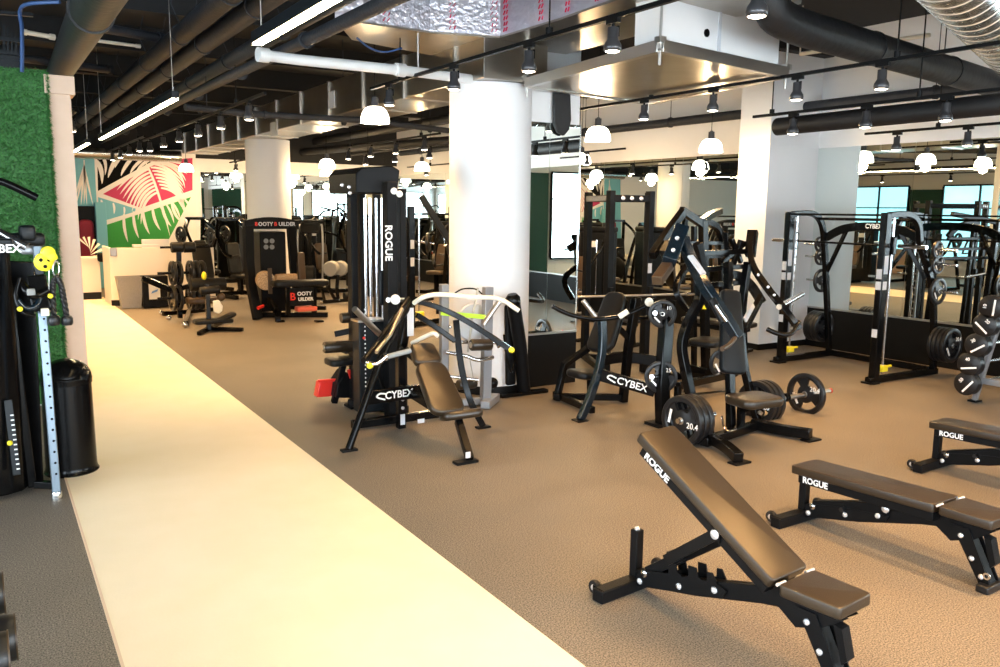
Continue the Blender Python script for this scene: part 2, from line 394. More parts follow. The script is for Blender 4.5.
# ================================================================== mural
def mural():
    m = MB(); Y = YF - .012
    def poly(px, mi, d):
        P = [at(x, y, y=Y - d) for x, y in px]
        m.prism(P, (0, .003, 0), mi)
    MTS = ['mwhite', 'ink', 'pink', 'sky', 'green']
    poly([(62, 150), (195.5, 150), (197, 312), (62, 312)], 0, 0)
    poly([(97, 150), (160, 150), (151, 162), (98, 191)], 1, .004)
    poly([(103, 194), (152, 166), (166, 160), (192.5, 158), (192.5, 190), (141, 208)], 2, .004)
    poly([(98, 197), (137, 209), (134, 212), (99.5, 222)], 3, .004)
    poly([(100, 227), (144, 212.5), (191, 197), (168, 241), (150, 250), (103, 285)], 4, .004)
    poly([(60, 152), (94, 152), (97, 210), (96, 235), (60, 250)], 3, .004)
    def leaf(a, c, b, w, d=.008, mi=0):
        a, c, b = [V((*p, 0)) for p in (a, c, b)]; L = []; Rr = []
        for k in range(9):
            t = k / 8; p = a * (1 - t) ** 2 + c * 2 * t * (1 - t) + b * t * t
            q = (c - a) * (1 - t) + (b - c) * t; q.normalize(); nn = V((-q.y, q.x, 0)); ww = w * (math.sin(PI * (.12 + .88 * t)) ** .7) * .5 + .12
            L.append(p + nn * ww); Rr.append(p - nn * ww)
        poly([(p.x, p.y) for p in L + Rr[::-1]], mi, d)
    # frond over the pink and green fields
    leaf((146, 163), (158, 186), (170, 236), 2.2)
    for k in range(9):       # leaflets to the lower left
        t = k / 8; sx = 147 + 12 * t; sy = 166 + 26 * t
        leaf((sx, sy), (sx - 14 - 4 * t, sy + 5), (sx - 30 + 12 * t, sy + 24 + 8 * t), 2.6)
    for k in range(8):       # to the right
        t = k / 7; sx = 149 + 12 * t; sy = 164 + 24 * t
        leaf((sx, sy), (sx + 18, sy - 1 + 2 * t), (sx + 34 - 10 * t, sy + 18 + 4 * t), 2.4)
    for k in range(4): leaf((150 + 4 * k, 161 + k), (172 + 3 * k, 158 + 3 * k), (188 - k, 167 + 7 * k), 2.2, .0082)
    for k in range(7):
        t = k / 6; sx = 124 + 9.5 * k; sy = 220 - 2.6 * k
        leaf((sx, sy - 6), (sx - 1 + 3 * t, sy + 8), (sx + 4 + 8 * t, sy + 22 - 8 * t), 2.8)
    for k in range(5):
        sx = 160 + 6 * k; leaf((sx, 206 - 2 * k), (sx + 6, 214 - 2 * k), (sx + 8, 228 - 5 * k), 2.0, .0084)
    # frond pieces on the black field
    leaf((95, 160), (103, 166), (102, 184), 4.5); leaf((99, 152), (108, 160), (105, 175), 3)
    leaf((122, 152), (112, 163), (108, 178), 4.5); leaf((138, 152), (124, 165), (121, 176), 3.6); leaf((148, 156), (134, 164), (130, 174), 3)
    leaf((157, 156), (142, 162), (136, 172), 3); leaf((130, 150), (118, 158), (115, 168), 2.4)
    # left wall frond on light blue
    for sx, ex in ((82, 76), (83, 81), (85, 87), (87, 93), (80, 73)): leaf((84, 166), (sx, 180), (ex, 205), 1.9)
    leaf((84, 160), (85, 180), (84, 204), 1.6)
    leaf((101, 200), (104, 206), (103, 211), 2.4); leaf((113, 203), (115, 207), (114, 214), 2); leaf((124, 207), (125, 210), (124, 215), 1.6)
    return m.build('wall_mural', MTS, smooth=False)
tag(mural(), 'geometric mural of white palm fronds over black, pink, light blue and green fields', 'mural')
# door opening left of the mural with a hanging coat
d = MB(); A = at(77, 206, y=YF - .05); B = at(88, 262, y=YF - .05)
o = struct('door_1', MB().box2((A.x - .02, YF - .07, 0), (B.x + .22, YF - .02, A.z)), 'blackm')
o = MB().pad((A.x + .16, YF - .16, 1.15), (.34, 1.1, .12), rotx(PI / 2), .05, corner=.12).build('hanging_coat', 'maroon'); tag(o, 'dark maroon coat hanging in the doorway left of the mural', 'coat')
o = MB().box2((A.x + .38, YF - .3, 0), (A.x + .62, YF - .1, A.z + .1)).build('locker_panel', 'sky', bevel=.01); tag(o, 'tall light blue panel beside the doorway at the far wall', 'panel')
# ================================================================== ceiling services
def P2(px, py, z): return at(px, py, z=z)
# --- three large dark pipes and a thinner one running down the left bay
pl = ['wide dark pipe, leftmost of the three above the beige walkway', 'wide dark pipe, middle of the three above the beige walkway', 'wide dark pipe, rightmost of the three above the beige walkway']
for k, (px, py, r, z) in enumerate(((222, 0, .105, 3.95), (254, 8, .105, 3.95), (262, 42, .085, 3.85))):
    x = P2(px, py, z).x
    b = MB(); b.tube([(x, 1.5, z), (x, 22.9, z)], r, 20)
    o = b.build('ceiling_pipe', 'pipe'); tag(o, pl[k], 'pipe', 'large pipes over the walkway')
    for j in range(9):
        b = MB(); y = 3.5 + 2.2 * j + .4 * k
        b.lathe([(r, -.03), (r + .012, -.03), (r + .012, .03), (r, .03)], (x, y, z), (0, 1, 0), 20)
        b.tube([(x, y, z + r), (x - .09, y, z + r + .22), (x, y, ZC)], .006, 6)
        h = b.build('hanger', 'pipe'); h.parent = o
x = P2(330, 28, 3.6).x
b = MB(); b.tube(catmull([(x + .1, 1.5, 3.6), (x, 8, 3.6), (x - .08, 14, 3.6), (x - .1, 22.8, 3.6)]), .06, 14)
for j in range(8): b.lathe([(.06, -.02), (.078, -.02), (.078, .02), (.06, .02)], (x, 3.2 + 2.3 * j, 3.6), (0, 1, 0), 14)
tag(b.build('sprinkler_pipe', 'pipe'), 'thin dark pipe running beside the linear lights with couplings', 'pipe')
# big black pipe top left
b = MB(); a = at(64, 64, y=11.5); a2 = at(97, 0, y=6.5)
b.tube([a + (a - a2) * .8, a2 + (a2 - a) * .3], .15, 24); b.lathe([(.15, 0), (.165, 0), (.165, .10), (.15, .10)], a2 + (a2 - a) * -.1, a - a2, 24)
tag(b.build('drain_pipe', 'pipeb'), 'fat black pipe under the ceiling above the green turf wall', 'pipe')
# blue conduit, top left, and cable tray
b = MB(); b.tube(catmull([at(22, 72, y=9.4), at(22, 30, y=9.4), at(20, 12, y=9.4), at(28, 4, y=9.2), at(60, 2, y=9)]), .018, 8)
tag(b.build('conduit', 'conduit'), 'blue conduit rising from the turf wall to the ceiling', 'conduit')
b = MB()
for k, y in enumerate((12, 38, 51, 56)): b.beam(at(-8, y, y=9.5), at((33, 22, 22, 20)[k], y + 3, y=9.5), .035)
for x_ in (4, 8, 12, 16): b.beam(at(x_, 20 + x_, y=9.52), at(x_, 68, y=9.52), .02)
tag(b.build('cable_tray', 'slate'), 'grey metal cable tray above the turf wall at top left', 'tray')
for k, (A, B, r, lb) in enumerate((((75, 38), (138, 46), .022, 'short pale conduit under the dark ceiling above the walkway'), ((24, 32), (52, 37), .03, 'pale pipe stub above the turf wall'), ((80, 24), (160, 38), .06, 'dark grey pipe crossing the ceiling behind the three large pipes'), ((20, 58), (110, 70), .06, 'dark grey pipe crossing the ceiling low over the turf wall'))):
    b = MB(); b.tube([P2(*A, 4.2), P2(*B, 4.2)], r, 12)
    for A_ in (A, B): b.lathe([(r, -.03), (r * 1.3, -.03), (r * 1.3, .03), (r, .03)], P2(*A_, 4.2), P2(*B, 4.2) - P2(*A, 4.2), 12)
    tag(b.build('conduit', 'pipe' if k > 1 else 'cream'), lb, 'pipe')
# cross pipe in the middle bay and wall pipe
b = MB(); b.tube([P2(185, 107, 3.35), P2(250, 114, 3.35), P2(360, 120, 3.35), P2(460, 132, 3.35)], .045, 12)
for px in (200, 265, 344, 430): b.lathe([(.045, -.02), (.06, -.02), (.06, .02), (.045, .02)], P2(px, 108 + (px - 185) * .085, 3.35), (1, .05, 0), 12)
for px in (207, 344, 430):
    q = P2(px, 108 + (px - 185) * .085, 3.35); b.tube([q, (q.x, q.y, ZC)], .006, 6)
tag(b.build('sprinkler_pipe', 'pipe'), 'dark pipe crossing between the two white columns under the duct', 'pipe')
b = MB(); b.tube([(wx(22) - .35, 22, 3.62), (wx(3) - .35, 3, 3.62)], .075, 14)
for j in range(8):
    y = 4 + 2.4 * j; b.lathe([(.075, -.02), (.09, -.02), (.09, .02), (.075, .02)], (wx(y) - .35, y, 3.62), (0, 1, 0), 14); b.tube([(wx(y) - .35, y, 3.7), (wx(y) - .35, y, ZC)], .006, 6)
tag(b.build('sprinkler_pipe', 'pipe'), 'dark pipe running along the top of the mirrored wall', 'pipe')
# white pipe
b = MB(); z = 3.42; pts = [P2(p, q, z) for p, q in ((263, 55), (300, 60), (400, 70), (500, 83), (592, 91))]
b.tube(pts, .05, 16)
for k in (0, 2, 4): b.lathe([(.05, -.05), (.066, -.05), (.066, .05), (.05, .05)], pts[k], pts[1] - pts[0], 16)
b.tube([pts[2] + V((.2, 0, 0)), (pts[2].x + .2, pts[2].y, ZC)], .006, 6)
wp = b.build('white_pipe', 'whitepipe'); tag(wp, 'white pipe crossing the ceiling from the thin dark pipe to the near column', 'pipe')
b = MB(); b.tube(catmull([pts[4], pts[4] + V((.12, -.05, .0)), pts[4] + V((.13, -.08, .12)), pts[4] + V((.05, -.05, .2))]), .035, 12); o = b.build('elbow', 'whitepipe'); o.parent = wp
# --- ducts
def duct(name, poly, z, h, m, label, seams=0):
    P = [P2(x, y, z) for x, y in poly]
    b = MB(); b.prism(P, (0, 0, h)); n = len(P)
    o = b.build(name, m, bevel=.01, smooth=False); tag(o, label, 'duct')
    if seams:
        s = MB(); a, c = P[0], P[1]; d, e = P[-1], P[-2]
        for k in range(1, seams):
            t = k / seams; p = lerp(a, c, t); q = lerp(d, e, t)
            s.beam(p + V((0, 0, -.004)), q + V((0, 0, -.004)), .03, .015); s.beam(p + V((0, -.0, 0)), p + V((0, 0, h)), .03, .012)
        g = s.build('seam', m); g.parent = o
    return o
b = MB(); b.box2((4.50, 7.6, 3.40), (5.30, 22.9, 3.90)); sd = b.build('sheet_metal_duct', 'duct', bevel=.008, smooth=False); tag(sd, 'long galvanised duct running back past the far column with white tags', 'duct')
for k in range(12):
    y = 8.2 + k * 1.3; s = MB(); s.box2((4.475, y, 3.385), (5.31, y + .035, 3.91)); g = s.build('seam_flange', 'steel'); g.parent = sd
b = MB(); b.tube([(1.9, 22.6, 3.30), (4.4, 22.6, 3.30)], .14, 20); tag(b.build('round_duct', 'spiral'), 'shiny duct running across above the palm mural', 'duct')
for q, k in (((325, 112), 0), ((274, 129), 1)):
    p = at(*q, x=4.485) if k else at(331, 100, x=4.485); s = MB().box((4.488, p.y, p.z), (.012, .42 if k else .3, .24)); tag(s.build('duct_tag', 'sticker'), ('white paper tag on the duct side above the near pendant lamp', 'white paper tag on the duct side above the far white column')[k], 'tag')
# foil wrapped L-shaped duct above the middle bay
zf = 3.80
poly = [(335, 20), (366, 24), (430, 33), (500, 38), (560, 20), (640, -8), (805, -16), (801, 4), (752, 14), (660, 30), (520, 66), (430, 55), (352, 40)]
P = [P2(x, y, zf) for x, y in poly]
b = MB(); b.prism(P, (0, 0, .02)); fo = b.build('foil_wrapped_duct', 'duct', smooth=False); tag(fo, 'wide foil wrapped duct with red lettered tape across the top of the room', 'duct')
Q = [p + V((0, 0, .02)) for p in P]; b = MB(); b.prism(Q, (0, 0, .66))
g = b.build('foil_jacket', 'foil', smooth=False); g.parent = fo
MT['redtape'] = mat('red_print', (.65, .03, .10), .4)
for (A, t0, B) in (((500, 38), .1, (560, 20)), ((430, 33), .3, (500, 38)), ((560, 20), .5, (640, -8)), ((430, 33), .9, (500, 38)), ((560, 20), .1, (640, -8)), ((366, 24), .3, (430, 33)), ((500, 38), .7, (560, 20))):
    b = MB(); a = P2(*A, zf); c = P2(*B, zf); dd = (c - a).normalized(); nn = dd.cross(V((0, 0, 1))); p = lerp(a, c, t0)
    if nn.dot(V((0, 0, 0)) - V((p.x, p.y, 0))) < 0: nn = -nn
    for j in range(8):
        q = p + nn * .006 + V((0, 0, .05 + j * .055))
        for s_ in (-.025, .02):
            b.beam(q + dd * (s_ + random.uniform(-.01, .01)), q + dd * (s_ + .02) + V((0, 0, .035)), .012, .006)
    g = b.build('printed_tape', 'redtape', smooth=False); g.parent = fo
# shallow plenum box above the partition mirror
zp = 3.36
P = [P2(x, y, zp) for x, y in ((527, 86), (660, 50), (786, 76), (648, 103))]
b = MB(); b.prism(P, (0, 0, .05)); pn = b.build('plenum_box', 'duct', bevel=.004, smooth=False); tag(pn, 'shallow galvanised plenum box hanging in front of the white ceiling unit', 'plenum')
cx = sum(P, V((0, 0, 0))) / 4
for k in range(4):
    a, c = P[k], P[(k + 1) % 4]; b = MB(); b.beam(a + V((0, 0, .03)), c + V((0, 0, .03)), .07, .10); g = b.build('flange', 'steel', bevel=.004); g.parent = pn
    b = MB(); b.tube([a + V((0, 0, -.12)), a + V((0, 0, 1.2))], .012, 8); b.box(a + V((0, 0, .08)), (.07, .07, .05)); b.box(a + V((0, 0, .0)), (.05, .05, .02)); g = b.build('threaded_rod', 'steel'); g.parent = pn
b = MB(); Qs = [p + V((0, 0, .09)) for p in P]; Qs = [lerp(Qs[1], Qs[0], .16), lerp(Qs[1], cx, .06), lerp(Qs[2], cx, .06), lerp(Qs[2], Qs[3], .16)]; b.prism([V((q.x, q.y, zp + .09)) for q in Qs], (0, 0, .45))
un = b.build('air_handling_unit', 'wall', bevel=.01, smooth=False); tag(un, 'white air handling unit boxed above the shallow plenum', 'air conditioner')
a = Qs[1]; c_ = Qs[2]; dd = (c_ - a).normalized(); nn = V((dd.y, -dd.x, 0)); nn = nn if nn.y < 0 else -nn
p = lerp(a, c_, .35); b = MB(); b.cyl(V((p.x, p.y, zp + .24)) + nn * -.01, V((p.x, p.y, zp + .24)) + nn * .012, .035, 16); g = b.build('port', 'black'); g.parent = un
p = lerp(a, c_, .45); b = MB(); b.beam(V((p.x, p.y, zp + .1)) + nn * .008, V((p.x, p.y, zp + .53)) + nn * .008, .03, .02); g = b.build('panel_joint', 'sticker'); g.parent = un
# spiral duct top right
zs = 3.70; A = P2(906, -8, zs); B = P2(1000, 62, zs); A = at(966, -20, z=zs); B = at(1022, 50, z=zs)
d = (B - A).normalized(); A2 = A - d * 1.6; B2 = B + d * .3
b = MB(); prof = []; L = (B2 - A2).length; k = 0; R_ = .285
while k * .22 < L:
    z_ = k * .22; prof += [(R_, z_), (R_, z_ + .205), (R_ + .007, z_ + .208), (R_ + .007, z_ + .217), (R_, z_ + .22)]; k += 1
b.lathe(prof, A2, d, 40); tag(b.build('spiral_duct', 'spiral', ang=50), 'shiny round spiral duct in the top right corner', 'duct')
# big black insulated pipe and black cylinder
b = MB(); z = 3.62; a = P2(768, 18, z); c_ = P2(1000, 86, z); d = c_ - a
a_ = a + d * .06; up_ = V((0, 0, 1)); b.tube([V((a.x, a.y, ZC))] + catmull([a + up_ * .5, a + up_ * .25, a + d * .02 + up_ * .05, a + d * .10, a + d * .16], 5) + [c_ + d * .04], .15, 24)
for t in (.35, .7): b.lathe([(.15, -.02), (.16, -.02), (.16, .02), (.15, .02)], a + d * t, d, 24)
tag(b.build('insulated_pipe', 'pipeb'), 'large black insulated pipe slanting across the upper right ceiling', 'pipe')
b = MB(); y_ = 6.75; a = at(776, 127, y=y_); xx = a.x; zz = a.z
b.lathe([(0, 0), (.08, .0), (.10, .02), (.10, 5.0), (.0, 5.0)], (xx, y_, zz), (at(1000, 104, x=xx) - a).normalized(), 26)
tag(b.build('black_duct', 'pipeb'), 'slim black round duct with a capped end in front of the mirrored wall', 'duct')
# black strap hanging on the partition over the mirror
b = MB(); b.prism([at(x, y, y=PY - .02) for x, y in ((552, 90), (568, 90), (569, 120), (567, 130), (562, 136), (556, 133), (552, 124))], (0, -.05, 0))
tag(b.build('access_cover', 'pipeb', bevel=.012), 'rounded black cover on the white soffit above the partition mirror', 'cover')
b = MB()
for k in range(5):   # thin cables near the foil duct
    pass
b.tube(catmull([P2(357, 38, 3.6), P2(370, 48, 3.55), P2(385, 52, 3.55), P2(402, 48, 3.6)]), .009, 6)
tag(b.build('data_cable', 'conduit'), 'blue cable drooping beside the foil wrapped duct', 'cable')

# --- black dark beams of clutter between the bays
b = MB()
for (A, B, z, w) in (((300, 144), (455, 118), 3.9, 'upper'), ((300, 152), (455, 140), 3.6, 'lower')):
    b = MB(); b.tube([P2(*A, z), P2(*B, z)], .10, 16); tag(b.build('insulated_pipe', 'pipeb'), '%s of two black pipes passing between the two white columns' % w, 'pipe')
b = MB(); b.tube([P2(800, 54, 4.1), P2(930, 35, 4.1)], .025, 10); b.tube([P2(800, 54, 4.1), (P2(800, 54, 4.1).x, P2(800, 54, 4.1).y, ZC)], .01, 6)
tag(b.build('conduit', 'cream'), 'thin pale conduit in the dark ceiling left of the spiral duct', 'pipe')

# --- linear lights
def linear(ya, yb, z, x, lb):
    o = empty('linear_light', lb, 'light', (x, ya, z), group='linear pendant lights over the walkway')
    L = yb - ya
    part(o, 'housing', MB().box((0, L / 2, .035), (.075, L, .075)), 'slate', bevel=.004)
    part(o, 'diffuser', MB().box((0, L / 2, -.006), (.062, L - .02, .012)), 'led')
    for y in (.12, L - .12): part(o, 'suspension_wire', MB().tube([(0, y, .07), (0, y, ZC - z)], .004, 6), 'steel')
    return o
zl = 3.15
for A, B, lb in (((352, -8), (252, 43), 'linear pendant light with a bright strip, nearest the camera'), ((175, 98), (101, 139), 'linear pendant light with a bright strip, middle one over the walkway'), ((88, 143), (71, 153), 'linear pendant light with a bright strip, farthest one by the wooden post')):
    a = P2(*A, zl); c_ = P2(*B, zl); linear(.3 if A[0] == 352 else a.y, c_.y, zl, (a.x + c_.x) / 2, lb)

# --- spot heads on track rails
def head_proto():
    o = empty('track_spotlight', '', 'light')
    b = MB(); b.box((0, 0, -.015), (.035, .12, .03)); b.cyl((0, 0, -.03), (0, 0, -.06), .012, 10); b.box((.045, 0, -.075), (.012, .02, .07)); b.cyl((0, 0, -.055), (.045, 0, -.055), .009, 8)
    part(o, 'bracket', b, 'blackm')
    part(o, 'lamp_body', MB().lathe([(.0, -.055), (.036, -.055), (.038, -.06), (.038, -.13), (.042, -.14), (.058, -.165), (.063, -.19), (.058, -.212), (.05, -.215)], (0, 0, 0), (0, 0, 1), 20), 'heads', ang=60)
    part(o, 'bulb', MB().lathe([(.049, -.205), (.049, -.216), (.03, -.222), (0, -.224)], (0, 0, 0), (0, 0, 1), 18), 'bulb')
    ld = bpy.data.lights.new('spot_beam', 'SPOT'); ld.energy = SPOT_W; ld.color = (1., .55, .20); ld.spot_size = math.radians(100); ld.spot_blend = .9; ld.shadow_soft_size = .045
    l = bpy.data.objects.new('spot_beam', ld); COL.objects.link(l); l.parent = o; l.location = (0, 0, -.24)
    return o
SPOT_W = 98
HEAD = head_proto(); used_head = [False]
BEAM_W = [None]
def head(p, lb, light=True, rz=0.):
    if not used_head[0]:
        used_head[0] = True; HEAD.location = p; HEAD['label'] = lb; HEAD['group'] = 'track spotlights'; HEAD.rotation_euler = (0, 0, rz); return HEAD
    c = HEAD.copy(); COL.objects.link(c); c.location = p; c['label'] = lb; c.rotation_euler = (0, 0, rz)
    for ch in kids(HEAD):
        if ch.type == 'LIGHT' and not light: continue
        k = ch.copy(); COL.objects.link(k); k.parent = c
        if ch.type == 'LIGHT' and BEAM_W[0]: k.data = ch.data.copy(); k.data.energy = BEAM_W[0]
    return c
def rail(A, B, z, lb, drops=(.2, .6), heads=(), hl=''):
    a = V(A); c_ = V(B); b = MB(); b.beam(a, c_, .034, .03)
    o = b.build('track_rail', 'blackm'); tag(o, lb, 'track rail', 'black lighting track rails')
    for t in drops:
        b = MB(); p = lerp(a, c_, t); b.tube([p, (p.x, p.y, ZC)], .007, 6); b.lathe([(.012, 0), (.028, .0), (.028, .05), (.012, .05)], p + V((0, 0, .01)), n=12)
        g = b.build('drop_rod', 'blackm'); g.parent = o
    rz = math.atan2(c_.y - a.y, c_.x - a.x) - PI / 2
    for k, (t, l) in enumerate(heads): head(lerp(a, c_, t) + V((0, 0, -.015)), l, True, rz)
    return o
z = 3.38
X1 = 3.86
def ty(px, py, X): return at(px, py, x=X).y
def tracky(X, pxs, z):
    """distances along a rail at x = X, height z, that appear at the given image columns"""
    out = []
    for px in pxs:
        lo, hi = .5, 40
        for _ in range(50):
            m_ = (lo + hi) / 2; v = RW.transposed() @ V((X, m_, z - CAMZ)); q = 500 + FPX * v.x / v.z
            if q > px: lo = m_
            else: hi = m_
        out.append(lo)
    return out
ys_ = tracky(3.8, (389, 454, 529, 613, 758), z - .1)
ya, yb = 1.2, 8.9
rail((3.8, ya, z), (3.8, yb, z), z, 'black track rail running under the foil wrapped duct', (.18, .55, .9), [((y - ya) / (yb - ya), l) for y, l in zip(ys_, ('black track spotlight left of the near column, above the nearest pendant', 'black track spotlight just above the top of the near column on its left', 'black track spotlight in front of the top right of the near column', 'black track spotlight hanging before the shallow plenum box', 'black track spotlight at the top edge right of the foil duct'))] + [(.18, 'black track spotlight on the foil duct rail, just out of view above the camera'), (.04, 'black track spotlight at the camera end of the foil duct rail')])
ys_ = tracky(6.55, (644, 713, 797, 882), 3.2); ya, yb = .5, 9.6
rail((6.55, ya, 3.33), (6.55, yb, 3.33), z, 'black track rail running from the plenum box to the right edge', (.22, .42, .75), [((y - ya) / (yb - ya), l) for y, l in zip(ys_, ('black track spotlight right of the lit pendant beside the partition mirror', 'black track spotlight in front of the top of the white pillar left side', 'black track spotlight right of the plenum box corner', 'black track spotlight below the slanting black insulated pipe'))] + [(.30, 'black track spotlight on the plenum rail above the benches'), (.16, 'black track spotlight at the camera end of the plenum rail')])
ys_ = tracky(7.6, (793, 866, 946), 3.0); ya, yb = 1.5, 6.75
rail((7.6, ya, 3.14), (7.6, yb, 3.14), z, 'black track rail in front of the slim black round duct', (.2, .62, .95), [((y - ya) / (yb - ya), l) for y, l in zip(ys_, ('black track spotlight under the capped end of the black round duct', 'black track spotlight under the middle of the black round duct', 'black track spotlight under the right part of the black round duct'))])
ys_ = tracky(9.9, (897, 968), 3.0); ya, yb = 2.0, 6.9
rail((9.9, ya, 3.09), (9.9, yb, 3.09), z, 'black track rail closest to the mirror on the right', (.3, .8), [((y - ya) / (yb - ya), l) for y, l in zip(ys_, ('black track spotlight just above the top edge of the right mirror', 'black track spotlight over the barbell rack at the right edge'))])
BEAM_W[0] = 150     # narrower, brighter heads over the far bays
# rails over the far bays
FAR = [(1.2, 13.2, 20.2, 5, 3.35, 'above the far desk end of the walkway'), (2.75, 9.4, 17.6, 6, 3.3, 'left of the long galvanised duct'), (7.0, 11.5, 17.5, 4, 3.2, 'in the far right bay'), (9.3, 11.0, 19.5, 4, 3.1, 'before the far mirrored wall'), (5.6, 19.0, 22.5, 3, 3.2, 'at the far end mirror')]
FAR.append((-3.3, 10.5, 21.5, 5, 3.3, 'added to light the left window bay'))  # added rail, brightens the left wall as reflected in the mirror
FAR.append((6.3, 12.0, 16.5, 4, 3.25, 'between the galvanised duct and the mirrored wall'))
for X, ya, yb, n, zz, w in FAR:
    rail((X, ya, zz), (X, yb, zz), zz, 'black track rail ' + w, (.15, .85), [((k + .5) / n, 'black track spotlight %s, %s' % (w, ('nearest', 'second nearest', 'third nearest', 'fourth nearest', 'fifth nearest', 'farthest')[k] + ' on its rail')) for k in range(n)])
for X, ya, yb, n, zz, w in ((2.6, 16.5, 21.6, 4, 3.3, 'close to the palm mural'),):
    rail((X, ya, zz), (X, yb, zz), zz, 'black track rail ' + w, (.15, .85), [((k + .5) / n, 'black track spotlight %s, %s on its rail' % (w, ('nearest', 'second nearest', 'third nearest', 'fourth nearest')[k])) for k in range(n)])
# lights behind the camera, seen in the mirrors, and one added rail
BEAM_W[0] = 110
for X, ya, yb, n, zz, w in ((2.6, -3.0, .5, 2, 3.3, 'behind the entrance end of the walkway'), (7.5, -3.0, -.5, 2, 3.2, 'behind the benches'), (2.75, -1.0, 2.8, 2, 3.42, 'added out of view beside the camera')):  # last rail is added to warm the floor near the camera
    rail((X, ya, zz), (X, yb, zz), zz, 'black track rail ' + w, (.15, .85), [((k + .5) / n, 'black track spotlight %s, %s on its rail' % (w, ('rear', 'front')[k])) for k in range(n)])

BEAM_W[0] = 330
rail((4.75, -1.6, 3.42), (4.75, 3.0, 3.42), 3.42, 'black track rail added out of view over the nearest benches', (.15, .7), [(.80, 'single strong black track spotlight added out of view over the nearest benches')])  # added out of view for a brighter floor and clearer bench shadows
BEAM_W[0] = None
# --- pendant domes
def pend_proto():
    o = empty('pendant_lamp', '', 'lamp')
    part(o, 'cord', MB().tube([(0, 0, .20), (0, 0, ZC - 3.0)], .005, 6), 'blackm')
    part(o, 'socket_housing', MB().lathe([(0, .20), (.022, .20), (.026, .19), (.044, .185), (.046, .10), (.05, .085), (.03, .08), (0, .08)], (0, 0, 0), n=20), 'heads')
    b = MB(); pr = []
    for k in range(9):
        a = k / 8 * PI / 2; pr.append((.045 + .125 * math.sin(a) ** .9, .085 - .20 * (1 - math.cos(a) ** .9) * .95))
    pr = pr + [(r - .006, z_) for r, z_ in pr[::-1]]
    b.lathe(pr, (0, 0, 0), n=32, closed=True); part(o, 'glass_dome', b, 'dome', ang=80)
    ld = bpy.data.lights.new('pendant_glow', 'POINT'); ld.energy = PEND_W; ld.color = (1., .68, .34); ld.shadow_soft_size = .08
    l = bpy.data.objects.new('pendant_glow', ld); COL.objects.link(l); l.parent = o; l.location = (0, 0, -.16)
    return o
PEND_W = 60
PEND = pend_proto(); used_p = [False]
def pendant(p, lb, light=True):
    if not used_p[0]:
        used_p[0] = True; PEND.location = p; PEND['label'] = lb; PEND['group'] = 'white dome pendant lamps'; return
    c = PEND.copy(); COL.objects.link(c); c.location = p; c['label'] = lb
    for ch in kids(PEND):
        if ch.type == 'LIGHT' and not light: continue
        k = ch.copy(); COL.objects.link(k); k.parent = c
def pz(px, py, y, lb, light=True):
    pendant(at(px, py, y=y), lb, light)
pz(375, 114, 9.3, 'lit white dome pendant lamp left of the near white column')
pz(598, 133, 8.85, 'lit white dome pendant lamp right of the partition mirror')
pz(711, 145, 8.8, 'lit white dome pendant lamp just left of the white pillar')
pz(327, 163, 16.8, 'small lit white dome pendant lamp above the black glute machine, between the columns')
pz(422, 166, 16.6, 'small lit white dome pendant lamp just left of the near column')
for x, y, lb in ((9.6, 16.2, 'lit white dome pendant lamp deep in the right bay near the mirrors'), (4.3, 21.5, 'lit white dome pendant lamp between the mural and the far column'), (6.3, 21.3, 'lit white dome pendant lamp before the far end mirror, right of the far column'), (7.9, 21.6, 'lit white dome pendant lamp before the far end mirror, farther right'), (9.4, 21.2, 'lit white dome pendant lamp in the far right corner by the mirrors'), (9.3, 12.2, 'lit white dome pendant lamp hidden behind the white pillar')):
    pendant(V((x, y, 3.0)), lb)
for x, y, lb in ((3.8, -1.5, 'white dome pendant lamp behind the camera, left'), (6.4, -1.2, 'white dome pendant lamp behind the camera, middle'), (8.8, .8, 'white dome pendant lamp over the free weights at the right')):
    pendant(V((x, y, 3.0)), lb)
# ================================================================== gym equipment helpers
def axis_rot(d, up=(0, 0, 1)):
    """rotation whose local y is d and local z is close to up"""
    y = V(d).normalized(); x = y.cross(V(up)).normalized(); z = x.cross(y)
    return Matrix((x, y, z)).transposed()
def plate_mb(c, ax, R, t, holes=3, rot=.5):
    """rubber weight plate with grip openings; face looks along ax"""
    b = MB(); s, u, d = frame_of(V(ax)); c = V(c)
    rad = [.10, .30, .42, .74, .80, .96, 1.0]; hh = [.5, .5, .28, .28, .5, .5, .38]
    n = 36
    def P(i, k, sg):
        a = 2 * PI * k / n + rot
        return c + (s * math.cos(a) + u * math.sin(a)) * R * rad[i] + d * (hh[i] * t * sg)
    vs = []; idx = {}
    for sg in (1, -1):
        for i in range(7):
            for k in range(n): idx[(sg, i, k)] = len(vs); vs.append(P(i, k, sg))
    fs = []; w = n // holes
    def op(i, k): return i == 2 and holes and (k % w) < w * .52
    for i in range(6):
        for k in range(n):
            k2 = (k + 1) % n
            if op(i, k):
                for a, q in (((i, k), (i, k2)), ((i + 1, k), (i + 1, k2))):
                    fs.append((idx[(1, *a)], idx[(1, *q)], idx[(-1, *q)], idx[(-1, *a)]))
                if not op(i, (k - 1) % n): fs.append((idx[(1, i, k)], idx[(1, i + 1, k)], idx[(-1, i + 1, k)], idx[(-1, i, k)]))
                if not op(i, k2): fs.append((idx[(1, i, k2)], idx[(1, i + 1, k2)], idx[(-1, i + 1, k2)], idx[(-1, i, k2)]))
                continue
            for sg in (1, -1): fs.append((idx[(sg, i, k)], idx[(sg, i + 1, k)], idx[(sg, i + 1, k2)], idx[(sg, i, k2)]))
    for i in (0, 6):
        for k in range(n):
            k2 = (k + 1) % n; fs.append((idx[(1, i, k)], idx[(1, i, k2)], idx[(-1, i, k2)], idx[(-1, i, k)]))
    return b._add(vs, fs)
